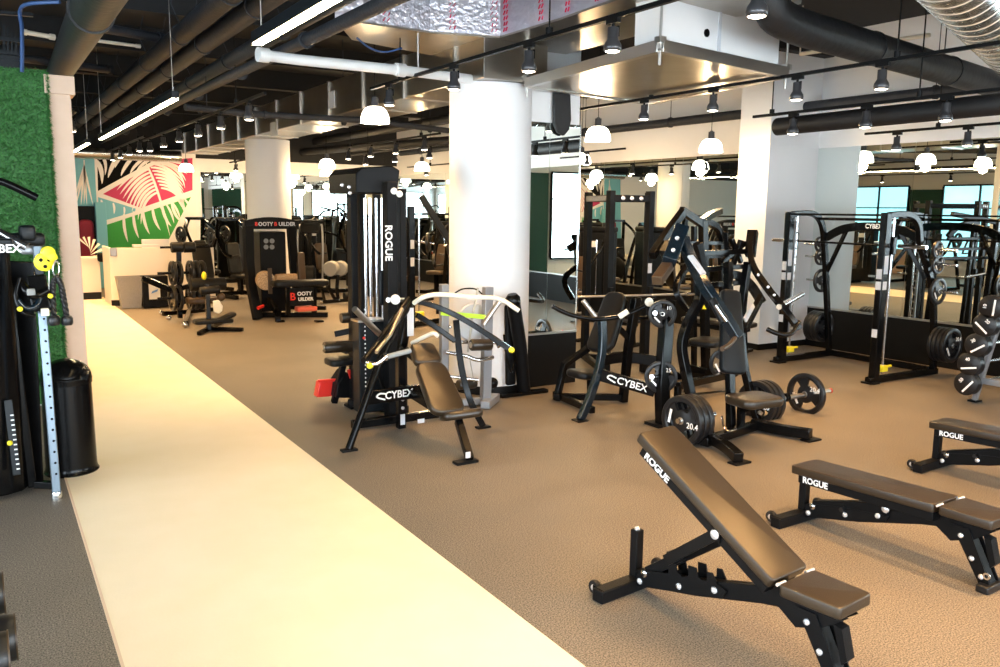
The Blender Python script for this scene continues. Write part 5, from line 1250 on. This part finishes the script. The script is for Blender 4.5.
# ================================================================== reception end of the walkway
def recep():
    A = F(112, 306); z = at(108, 248, y=A.y).z
    o = empty('reception_desk', 'white reception desk front at the end of the walkway below the mural', 'desk', (2.13, 18.5, 0), world=True)
    b = MB(); b.prism([(A.x, A.y, .0), (A.x + 2.0, A.y - .35, .0), (A.x + 2.0, A.y - .30, .0), (A.x + .06, A.y + .05, 0), (A.x + .06, A.y + 1.1, 0), (A.x, A.y + 1.1, 0)], (0, 0, z))
    part(o, 'front_panel', b, 'desk', bevel=.006, smooth=False)
    part(o, 'worktop', MB().prism([(A.x + .06, A.y + .05, z - .28), (A.x + 1.95, A.y - .28, z - .28), (A.x + 1.95, A.y + .45, z - .28), (A.x + .06, A.y + .7, z - .28)], (0, 0, .04)), 'desk')
    part(o, 'kick_board', MB().prism([(A.x - .006, A.y - .008, 0), (A.x + 2.0, A.y - .36, 0), (A.x + 2.0, A.y - .34, 0), (A.x - .006, A.y + .02, 0)], (0, 0, .12)), 'panel')
    q = at(113.5, 252, y=A.y - .03); part(o, 'card_reader', MB().box(q, (.13, .02, .17)), 'grey', bevel=.006)
    m = empty('monitor', 'white computer monitor seen from behind on the reception desk', 'monitor', (A.x + .95, A.y + .3, z - .24), world=True)
    part(m, 'screen_housing', MB().box((A.x + .95, A.y + .3, z + .06), (.55, .04, .20)), 'sticker', bevel=.01); part(m, 'stand', MB().cyl((A.x + .95, A.y + .33, z - .24), (A.x + .95, A.y + .33, z), .02), 'sticker')
    b = MB(); b.prism([(A.x + .5, A.y + .2, z + .0), (A.x + 1.0, A.y + .1, z + .0), (A.x + 1.0, A.y + .4, z), (A.x + .5, A.y + .4, z)], (0, 0, .05)); tag(b.build('paper_tray', 'sticker', bevel=.006), 'pale tray on the left of the reception desk top', 'tray')
    k = MB(); k.lathe([(0, 0), (.07, 0), (.09, .05), (.08, .09), (0, .10)], (A.x + 1.25, A.y - .1, z)); tag(k.build('small_bowl', 'tanv'), 'small brown bowl on the reception desk top', 'bowl')
    C_ = F(83, 300); D = F(103, 300); zt = at(95, 259.5, y=C_.y).z
    c = empty('side_counter', 'white side counter with dark kick board by the doorway, left of the reception desk', 'counter', (1.9, 20, 0), world=True)
    part(c, 'body', MB().box2((C_.x - .3, C_.y, .16), (D.x, C_.y + .6, zt)), 'desk', bevel=.006); part(c, 'kick_board', MB().box2((C_.x - .3, C_.y + .02, 0), (D.x, C_.y + .6, .17)), 'panel')
    part(c, 'top', MB().box2((C_.x - .32, C_.y - .03, zt), (D.x + .02, C_.y + .62, zt + .04)), 'desk')
    b = MB(); rr = random.Random(4)
    for k_ in range(7):
        a = k_ * .45 - .3; p = V((C_.x + .22, C_.y + .2, zt + .06 + .03 * k_)); b.prism([p, p + V((.26 * math.cos(a), 0, .26 * math.sin(a) + .05)), p + V((.24 * math.cos(a + .2), .02, .24 * math.sin(a + .2) + .06))], (0, .03, 0))
    tag(b.build('folded_towels', 'cloth'), 'heap of loose pale towels on the side counter by the doorway', 'towels', kind='stuff')
    bb = MB(); bb.pad((D.x + .12, C_.y - .1, zt + .05), (.34, .2, .2), None, .05, corner=.06); tag(bb.build('gym_bag', 'blackm'), 'black bag on the gap between side counter and reception desk', 'bag').location = (0, 0, .0)
    # grey bin
    p = F(131, 308); w = .27
    o = empty('waste_bin', 'grey mesh waste bin in front of the reception desk', 'bin', (p.x, p.y, 0), world=True)
    b = MB(); t = [(-.22, -.16), (.22, -.16), (.22, .16), (-.22, .16)]; Hh = at(131, 277, y=p.y).z
    vs = [(p.x + x * .8, p.y + y * .8, .01) for x, y in t] + [(p.x + x * 1.12, p.y + y * 1.1, Hh) for x, y in t]
    b._add([V(v) for v in vs], [(0, 1, 2, 3), (0, 1, 5, 4), (1, 2, 6, 5), (2, 3, 7, 6), (3, 0, 4, 7)]); part(o, 'body', b, 'greybin', smooth=False)
    part(o, 'rim', MB().sweep([V((p.x + x * 1.12, p.y + y * 1.1, Hh)) for x, y in t], [(-.012, -.012), (.012, -.012), (.012, .012), (-.012, .012)], closed=True), 'greybin')
    # black box with white notice
    p = F(153, 306) + V((0, -.45, 0))
    o = empty('notice_box', 'black box with a white notice in front of the reception desk', 'sign', (p.x, p.y, 0), world=True)
    H2 = at(152, 276, y=p.y).z; part(o, 'box', MB().box2((p.x - .24, p.y, .02), (p.x + .24, p.y + .3, H2)), 'blackm', bevel=.012)
    a = at(148.5, 283, y=p.y - .01); c_ = at(160.5, 299, y=p.y - .01); part(o, 'notice_card', MB().box2((a.x, p.y - .014, c_.z), (c_.x, p.y - .004, a.z)), 'sticker')
    q = (a + c_) / 2; part(o, 'blue_drawing', MB().prism([q + V((-.07, -.008, -.05)), q + V((.05, -.008, -.01)), q + V((.07, -.008, .04)), q + V((-.04, -.008, .0))], (0, -.004, 0)), 'blue')
recep()
# ------------------------------------------------------------------ plate-loaded leg machine with plate stacks
def legmachine():
    y = 15.6; g = 'plates on the leg machine by the reception'
    o = empty('leg_extension_machine', 'black leg machine with pad rollers and plate stacks in front of the reception desk', 'exercise machine', (3.1, 15.6, 0), world=True)
    part(o, 'upright', MB().beam(Y(180, 318, y), Y(178.5, 247, y), .08, .09), 'black', bevel=.006)
    part(o, 'roller_axle', MB().cyl(Y(160, 247.5, y), Y(212, 246.5, y), .02), 'black')
    for px in (171, 183.5): part(o, 'foam_roller', MB().lathe([(0, 0), (.085, 0), (.095, .01), (.095, .19), (.085, .20), (0, .20)], Y(px, 247.5, y), (1, 0, .02), 20), 'vinylg')
    for py, n, R in ((273, 5, .22), (298, 5, .235)):
        c0 = Y(174, py, y); part(o, 'plate_horn', MB().cyl(c0 + V((-.28, 0, 0)), c0 + V((.55, 0, 0)), .024), 'black')
        for k in range(n):
            pl = empty('weight_plate', 'black plate, number %s from the left on the %s horn of the leg machine' % (('one', 'two', 'three', 'four', 'five')[k], 'upper' if py == 273 else 'lower'), 'weight plate', c0 + V((-.02 + .1 * k, 0, 0)), group=g, world=True)
            part(pl, 'disc', plate_mb(c0 + V((-.02 + .1 * k + (.1 if k > 1 else 0), 0, 0)), (-1, -.1, 0), R, .055, 3, .3 * k), 'rubberp', ang=35)
    part(o, 'base_beam', MB().beam(F(163, 317) + V((0, 0, .06)), F(215, 312) + V((0, 0, .06)), .08, .08), 'black', bevel=.006)
    part(o, 'base_beam', MB().beam(F(186, 327) + V((0, 0, .06)), F(192, 305) + V((0, 0, .06)), .08, .08), 'black', bevel=.006)
    for px, py in ((162, 316), (169, 321), (181, 315), (185, 328)): part(o, 'foot_cap', MB().ball(F(px, py) + V((0, 0, .06)), .05, 12), 'chrome')
    part(o, 'lever_beam', MB().beam(Y(143, 278, 16.0), Y(174, 291, y), .08, .10), 'black', bevel=.006)
    part(o, 'lever_beam', MB().beam(Y(174, 291, y), Y(205, 280, y), .08, .08), 'black', bevel=.006)
    part(o, 'thigh_pad', MB().lathe([(0, 0), (.10, 0), (.115, .015), (.115, .58), (.10, .60), (0, .60)], Y(190, 285, y - .6), (1, 0, 0), 20), 'vinylg')
    part(o, 'seat_pad', MB().pad(Y(203, 300, y - .2), (.55, .45, .10), None, .03), 'tanv')
    part(o, 'back_pad', MB().pad(Y(203, 262, y + .4), (.34, .72, .09), rotx(PI / 2 - .45) @ rotz(0), .03), 'vinylg')
    part(o, 'adjust_knob', MB().ball(Y(204, 276, y - .65), .045, 12, sz=1.8), 'yellow')
    # small crossed bench in front with white cloth
    y2 = 14.0
    b = empty('sit_up_bench', 'small black bench with crossed feet and a white cloth, nearest the walkway end', 'bench', (3.2, 13.9, 0), world=True)
    part(b, 'post', MB().beam(Y(209, 330, y2), Y(207, 284, y2 + .1), .07, .07), 'black', bevel=.006)
    part(b, 'seat_pad', MB().pad(Y(213, 321, y2), (.62, .28, .07), None, .02), 'vinylg')
    part(b, 'side_wing', MB().pad(Y(224, 318, y2), (.40, .22, .06), Matrix.Rotation(-.35, 3, 'Y'), .02), 'vinylg')
    part(b, 'foot_bar', MB().beam(F(199, 336) + V((0, 0, .04)), F(222, 324) + V((0, 0, .04)), .07, .06), 'black', bevel=.006)
    part(b, 'foot_bar', MB().beam(F(208, 331) + V((0, 0, .04)), F(243, 332) + V((0, 0, .04)), .07, .06), 'black', bevel=.006)
    part(b, 'arm_rest', MB().lathe([(0, 0), (.06, 0), (.065, .01), (.065, .30), (.06, .31), (0, .31)], Y(200, 291, y2), (1, 0, .05), 16), 'vinylg')
    part(b, 'knuckle', MB().ball(Y(221, 297, y2), .07, 12), 'tanv')
    c = MB(); P = [Y(*q, y2 - .12) for q in ((213, 301), (219, 300), (223, 306), (222.5, 311), (219, 314), (214, 312))]; c.prism(P, (0, .04, 0))
    tag(c.build('hand_towel', 'cloth', bevel=.012), 'white cloth draped on the post of the small crossed bench', 'towel')
legmachine()
# ------------------------------------------------------------------ glute machine with lettering
def booty():
    y = 15.3
    o = empty('glute_machine', 'black frame glute bridge machine with red and white lettering in front of the far column', 'exercise machine', (4.7, 15.3, 0), world=True)
    z = lambda px, py, yy=y: Y(px, py, yy)
    part(o, 'left_column', MB().beams([F(258, 320) + V((0, 0, .02)), z(251, 285), z(249, 262), z(248, 226)], .16, .13), 'blackm', bevel=.01)
    part(o, 'right_column', MB().beams([z(299, 305, y + .3), z(294, 268, y + .2), z(291, 226)], .15, .13), 'blackm', bevel=.01)
    a = z(244.5, 229); b = z(299, 229); top = []
    for k in range(9):
        t = k / 8; p = lerp(z(244.5, 221), z(299, 221), t); top.append(p + V((0, 0, .07 * math.sin(PI * t))))
    hd = MB(); hd.prism([a, b] + top[::-1], (0, .18, 0)); part(o, 'header', hd, 'blackm', bevel=.008)
    c = z(271, 224.2, y - .006)
    tx = MB(); tx.text('OOTY', c + V((-.10, 0, 0)), (1, 0, 0), (0, 0, 1), .095, .002, .003); tx.text('UILDER', c + V((.30, 0, 0)), (1, 0, 0), (0, 0, 1), .095, .002, .003); part(o, 'printed_name', tx, 'sticker')
    tx = MB(); tx.text('B', c + V((-.27, 0, 0)), (1, 0, 0), (0, 0, 1), .095, .002, .003); tx.text('B', c + V((.085, 0, 0)), (1, 0, 0), (0, 0, 1), .095, .002, .003); part(o, 'printed_initials', tx, 'red')
    part(o, 'weight_cabinet', MB().box2((z(262, 260).x, y + .10, .10), (z(288, 260).x, y + .55, z(270, 232).z)), 'blackm', bevel=.02)
    for px in (266, 272):
        for py in (241, 247): part(o, 'round_label', MB().lathe([(0, 0), (.045, 0), (.045, .006), (0, .006)], z(px, py, y + .095), (0, -1, 0), 16), 'foam')
    part(o, 'hip_pad', MB().lathe([(0, 0), (.15, 0), (.17, .02), (.17, .30), (.15, .32), (0, .32)], z(266, 281, y - .35), (.2, 1, 0), 24), 'cork')
    part(o, 'pad_strap', MB().box(z(270, 281, y - .4), (.07, .03, .46)), 'tanv')
    part(o, 'back_cushion', MB().pad(z(286, 278, y), (.42, .10, .16), None, .03), 'cork')
    part(o, 'leaning_pad', MB().pad(z(301, 268, y + .1), (.16, .60, .07), rotx(PI / 2 - .1) @ Matrix.Rotation(.25, 3, 'Y'), .02), 'tanv')
    y3 = y - .55
    part(o, 'bench_top', MB().pad(z(300, 283, y3), (1.02, .42, .10), rotz(-.06), .02), 'vinylg')
    for px in (288, 314): part(o, 'bench_leg', MB().beam(z(px, 286, y3 - .1), (z(px, 310, y3 - .1).x, y3 - .1, .12), .08, .08), 'black', bevel=.005)
    pa = z(289.5, 288, y3 - .16); pb = z(314, 305, y3 - .16); part(o, 'name_panel', MB().box2((pa.x, y3 - .16, pb.z), (pb.x, y3 - .13, pa.z)), 'blackm', bevel=.006)
    c = (pa + pb) / 2 + V((0, -.004, 0)); tx = MB(); tx.text('OOTY', c + V((.05, 0, .05)), (1, 0, 0), (0, 0, 1), .095, .002, .003); tx.text('UILDER', c + V((.07, 0, -.05)), (1, 0, 0), (0, 0, 1), .085, .002, .003); part(o, 'printed_name', tx, 'white')
    tx = MB(); tx.text('B', c + V((-.17, 0, 0)), (1, 0, 0), (0, 0, 1), .19, .002, .003); part(o, 'printed_initials', tx, 'red')
    part(o, 'base_frame', MB().beam(F(262, 318) + V((0, 0, .06)), F(328, 318) + V((0, 0, .06)), .10, .09), 'black', bevel=.006)
    part(o, 'base_frame', MB().beam(F(275, 310) + V((0, 0, .06)), F(326, 311) + V((0, 0, .06)), .08, .08), 'black', bevel=.006)
    part(o, 'base_frame', MB().beam(F(278, 322) + V((0, 0, .06)), F(280, 303) + V((0, 0, .06)), .10, .09), 'black', bevel=.006)
    for px in (280, 319): part(o, 'foot', MB().box(F(px, 322) + V((0, 0, .015)), (.14, .14, .03)), 'black')
    part(o, 'band_peg', MB().cyl(z(263, 306, y - .3), z(258, 308, y - .4), .03), 'red')
    part(o, 'link_arm', MB().beam(z(268, 300, y - .2), z(276, 310, y - .5), .08, .12), 'black', bevel=.006)
    f = MB(); f.pad(z(306, 308.5, y3 - .05), (.38, .22, .09), None, .02); tag(f.build('foam_block', 'coral'), 'coral red foam block on the base of the glute machine', 'foam block')
booty()
def hyper():
    y = 16.9
    o = empty('back_extension_bench', 'small bench with two grey foam rollers, right of the glute machine', 'bench', (6.3, 16.9, 0), world=True)
    for px, r in ((330, .16), (339, .165)): part(o, 'foam_roller', MB().lathe([(0, 0), (r - .02, 0), (r, .02), (r, .26), (r - .02, .28), (0, .28)], Y(px, 269, y - .1 + (px - 330) * .02), (.6, 1, 0), 24), 'foam')
    part(o, 'leg', MB().beams(catmull([Y(330, 275, y), Y(328, 285, y), Y(333, 296, y), Y(336, 300, y)]), .06, .06), 'black')
    part(o, 'leg', MB().beams(catmull([Y(338, 275, y), Y(337, 288, y), Y(338, 299, y)]), .06, .06), 'black')
    part(o, 'base_bar', MB().beam(Y(321, 302, y), Y(349, 300, y), .07, .07), 'black'); part(o, 'base_bar', MB().beam(Y(322, 290, y + .2), Y(325, 302, y), .05, .05), 'black')
    part(o, 'foot_roller', MB().cyl(Y(344, 296, y - .2), Y(352, 296, y - .2), .08, 18), 'vinylg'); part(o, 'end_cap', MB().ball(Y(321.5, 302, y - .05), .04, 10), 'chrome')
hyper()
# ------------------------------------------------------------------ prototypes for the machines of the far bays
def selector_proto():
    o = empty('selectorized_machine', '', 'exercise machine')
    b = MB(); b.prism([(-.36, .25, .05), (.36, .25, .05), (.36, .55, .05), (-.36, .55, .05)], (0, 0, 1.62)); part(o, 'weight_tower', b, 'blackm', bevel=.04)
    part(o, 'tower_window', MB().box((0, .245, .95), (.44, .02, 1.1)), 'slate'); part(o, 'top_cap', MB().pad((0, .40, 1.70), (.76, .34, .10), None, .03), 'blackm')
    for s in (-1, 1): part(o, 'guide_rod', MB().cyl((s * .10, .225, .45), (s * .10, .225, 1.5), .012, 8), 'chrome')
    part(o, 'base_beam', MB().box((0, -.25, .05), (.10, 1.1, .08)), 'black'); part(o, 'base_beam', MB().box((0, -.78, .05), (.62, .09, .08)), 'black')
    part(o, 'seat_post', MB().beam((0, -.35, .08), (0, -.35, .46), .08, .08), 'black'); part(o, 'seat_pad', MB().pad((0, -.38, .50), (.40, .40, .09), None, .03), 'tanv')
    part(o, 'back_pad', MB().pad((0, -.10, .86), (.34, .66, .09), rotx(PI / 2 - .15), .03), 'tanv')
    for s in (-1, 1):
        part(o, 'press_arm', MB().tube(catmull([(s * .30, .15, 1.45), (s * .46, -.15, 1.35), (s * .44, -.45, 1.05), (s * .40, -.58, .95)]), .028, 10), 'black')
        part(o, 'handle', MB().cyl((s * .40, -.58, .95), (s * .22, -.60, .97), .022, 10), 'rubberp')
    part(o, 'placard', MB().box((.0, .232, 1.42), (.22, .01, .12)), 'sticker')
    return o
def elliptical_proto():
    o = empty('elliptical_trainer', '', 'exercise machine')
    part(o, 'flywheel_housing', MB().lathe([(0, -.12), (.30, -.12), (.34, -.09), (.34, .09), (.30, .12), (0, .12)], (0, .55, .42), (1, 0, 0), 26), 'blackm')
    part(o, 'base_rail', MB().box((0, -.1, .05), (.10, 1.7, .07)), 'black')
    for y_ in (-.9, .75): part(o, 'cross_foot', MB().box((0, y_, .035), (.66, .09, .06)), 'black')
    part(o, 'console_post', MB().beams(catmull([(0, .45, .6), (0, .35, 1.1), (0, .22, 1.5)]), .09, .07), 'black')
    part(o, 'console', MB().pad((0, .20, 1.60), (.42, .30, .06), rotx(-.9), .02), 'blackm'); part(o, 'screen', MB().box((0, .155, 1.615), (.26, .012, .16), rotx(-.4)), 'slate')
    for s in (-1, 1):
        part(o, 'swing_arm', MB().tube(catmull([(s * .26, .35, .35), (s * .28, .25, .9), (s * .28, .18, 1.35), (s * .26, -.02, 1.62), (s * .24, -.12, 1.66)]), .022, 10), 'grey')
        part(o, 'pedal_rail', MB().beam((s * .20, .45, .35), (s * .20, -.85, .22), .06, .05), 'grey'); part(o, 'pedal', MB().pad((s * .20, -.25, .34), (.16, .38, .05), None, .015), 'rubberp')
    return o
def treadmill_proto():
    o = empty('treadmill', '', 'treadmill')
    part(o, 'deck', MB().box((0, -.2, .14), (.78, 1.8, .12)), 'black', bevel=.02); part(o, 'belt', MB().box((0, -.25, .205), (.54, 1.55, .012)), 'rubberp')
    part(o, 'motor_cover', MB().pad((0, .62, .22), (.74, .34, .16), None, .05), 'blackm')
    for s in (-1, 1):
        part(o, 'upright', MB().beam((s * .36, .60, .2), (s * .36, .38, 1.28), .07, .09), 'grey'); part(o, 'hand_rail', MB().tube([(s * .34, .36, 1.12), (s * .34, -.15, 1.02)], .025, 10), 'black')
    part(o, 'console', MB().pad((0, .38, 1.34), (.84, .28, .10), rotx(-.7), .03), 'blackm'); part(o, 'screen', MB().box((0, .32, 1.42), (.40, .02, .22), rotx(-.35)), 'slate')
    return o
def lever_proto():
    o = empty('lever_press_machine', '', 'exercise machine')
    for s in (-1, 1):
        part(o, 'upright', MB().beams(catmull([(s * .42, .55, .03), (s * .34, .48, .7), (s * .28, .35, 1.3), (s * .20, .20, 1.75)]), .07, .07), 'black')
        part(o, 'lever_arm', MB().beams(catmull([(s * .22, .25, 1.75), (s * .42, -.05, 1.45), (s * .46, -.40, 1.05), (s * .40, -.62, .95)]), .06, .06), 'black')
        part(o, 'handle', MB().cyl((s * .42, -.60, .95), (s * .24, -.64, .98), .022, 10), 'rubberp')
        part(o, 'plate_horn', MB().cyl((s * .44, -.1, 1.36), (s * .78, -.1, 1.40), .024, 12), 'chrome')
        part(o, 'disc', plate_mb((s * .62, -.1, 1.38), (s, 0, 0), .2, .05, 3), 'rubberp', ang=35)
        part(o, 'base_leg', MB().beam((s * .40, .6, .05), (s * .34, -.7, .05), .08, .08), 'black')
    part(o, 'top_bar', MB().box((0, .22, 1.76), (.5, .07, .07)), 'black'); part(o, 'low_bar', MB().box((0, .3, .05), (.8, .08, .08)), 'black')
    part(o, 'seat_pad', MB().pad((0, -.30, .48), (.40, .40, .09), None, .03), 'vinylg'); part(o, 'back_pad', MB().pad((0, .02, .88), (.32, .72, .09), rotx(PI / 2 - .2), .03), 'vinylg')
    part(o, 'seat_post', MB().beam((0, -.28, .06), (0, -.28, .45), .07, .07), 'black'); part(o, 'label_strip', MB().beam((.30, .15, 1.62), (.40, -.02, 1.45), .045, .045), 'sticker')
    return o
def spread_out(proto, places, group):
    for k, (x, y, r, lb) in enumerate(places):
        if k == 0: proto.location = (x, y, 0); proto.rotation_euler = (0, 0, r); proto['label'] = lb; proto['group'] = group
        else: copy_tree(proto, None, (x, y, 0), r, lb, group)
spread_out(selector_proto(), [
    (7.05, 19.9, .3, 'black selectorized machine with tan backrest, in the far bay right of the far column'),
    (8.30, 19.7, .2, 'black selectorized machine with a tan backrest, second in the far middle bay'),
    (9.75, 18.4, -1.0, 'black selectorized machine with a tan seat near the far right corner'),
    (6.0, 21.3, .1, 'black selectorized machine directly behind the far column'),
    (7.9, 17.2, .5, 'black selectorized machine with a tan pad, directly behind the cable tower'),
    (9.7, 14.9, -1.2, 'black selectorized machine beside the mirrors behind the near column'),
    (-.6, 15.0, PI / 2, 'black selectorized machine in the left bay beside the walkway, seen in the mirror'),
    (-3.0, 12.4, PI / 2, 'black selectorized machine in the left bay by the windows, seen in the mirror'),
    (9.75, 12.6, -1.3, 'black selectorized machine beside the mirrors, beyond the partition panel')], 'selectorized machines in the far bays')
spread_out(lever_proto(), [
    (4.5, 21.1, .4, 'black lever machine with a plate on each side, right beside the mural'),
    (4.85, 19.4, .25, 'black lever machine just left of the far column, beyond the reception desk'),
    (8.15, 14.7, -.6, 'black lever machine seen between the cable tower and the near column'),
    (7.7, 12.9, -.9, 'black lever machine just behind the near column'),
    (9.9, 17.0, -1.3, 'black lever machine against the far right mirrors'),
    (-2.2, 14.2, PI / 2, 'black lever machine in the left bay behind the turf wall, nearest it'),
    (-2.4, 16.6, PI / 2, 'black lever machine in the middle of the left bay, seen in the mirror'),
    (-.6, 12.6, PI / 2, 'black lever machine beside the walkway behind the turf wall, seen in the mirror'),
    (-.8, 17.4, PI / 2, 'black lever machine beside the walkway deep in the left bay, seen in the mirror')], 'lever machines in the far bays')
spread_out(elliptical_proto(), [
    (7.3, 22.0, PI - .3, 'elliptical trainer at the far end mirrors, behind the middle bay machines'),
    (6.4, 18.6, PI - .4, 'elliptical trainer right of the far column with its arms raised'),
    (8.9, 21.6, PI, 'elliptical trainer before the far end mirrors')], 'elliptical trainers in the far bays')
spread_out(treadmill_proto(), [
    (8.9, -1.9, 0, 'treadmill behind the camera facing the windows, right one'),
    (7.3, -1.9, 0, 'treadmill behind the camera facing the windows, left one')], 'treadmills behind the camera')
# squat stand with yellow stop seen between tower and column
def stand():
    o = empty('guided_squat_rack', 'slim black guided rack with a yellow stop, between the cable tower and the near column', 'rack', (5.6, 12.9, 0), world=True)
    y = 12.9
    for px, yy in ((411, y), (452, y + 1.2)):
        p = Y(px, 250, yy); part(o, 'post', MB().beam((p.x, p.y, .02), (p.x, p.y, 2.1), .11, .10), 'black', bevel=.006)
    p = Y(419, 250, y); part(o, 'guide_rod', MB().cyl((p.x, p.y, .1), (p.x, p.y, 2.0), .016, 10), 'chrome')
    part(o, 'yellow_stop', MB().box((p.x, p.y - .02, .22), (.14, .10, .12)), 'yellow', bevel=.01)
    for z in (1.45, 1.15): part(o, 'instruction_label', MB().box((Y(411, 250, y).x, y - .055, z), (.07, .006, .15)), 'sticker')
    part(o, 'long_brace', MB().beam(Y(421, 196, y - .2), Y(455, 250, y - .3), .08, .10), 'slate', bevel=.006)
    part(o, 'base_beam', MB().beam((Y(405, 250, y).x, y, .05), (Y(440, 250, y + .3).x, y + .3, .05), .09, .08), 'black', bevel=.006)
    part(o, 'base_beam', MB().beam((Y(411, 250, y).x, y - .1, .05), (Y(411, 250, y).x + .1, y + 1.1, .05), .09, .08), 'black', bevel=.006)
    part(o, 'top_rod', MB().cyl(Y(411, 214, y), Y(452, 214, y + 1.2), .02, 10), 'black')
stand()
# ================================================================== light and view
w = bpy.data.worlds.new('world'); scene.world = w; w.use_nodes = True
w.node_tree.nodes['Background'].inputs[0].default_value = (.5, .7, .9, 1); w.node_tree.nodes['Background'].inputs[1].default_value = .3
vs = scene.view_settings; vs.view_transform = 'Standard'; vs.look = 'None'; vs.exposure = 0.72; vs.gamma = 1; vs.use_curve_mapping = False
scene.display_settings.display_device = 'sRGB'
c = scene.cycles
c.use_denoising = True
try: c.denoiser = 'OPENIMAGEDENOISE'
except Exception: pass
c.max_bounces = 7; c.diffuse_bounces = 3; c.glossy_bounces = 6; c.transmission_bounces = 2; c.caustics_reflective = False; c.caustics_refractive = False
c.sample_clamp_indirect = 6; c.use_light_tree = True
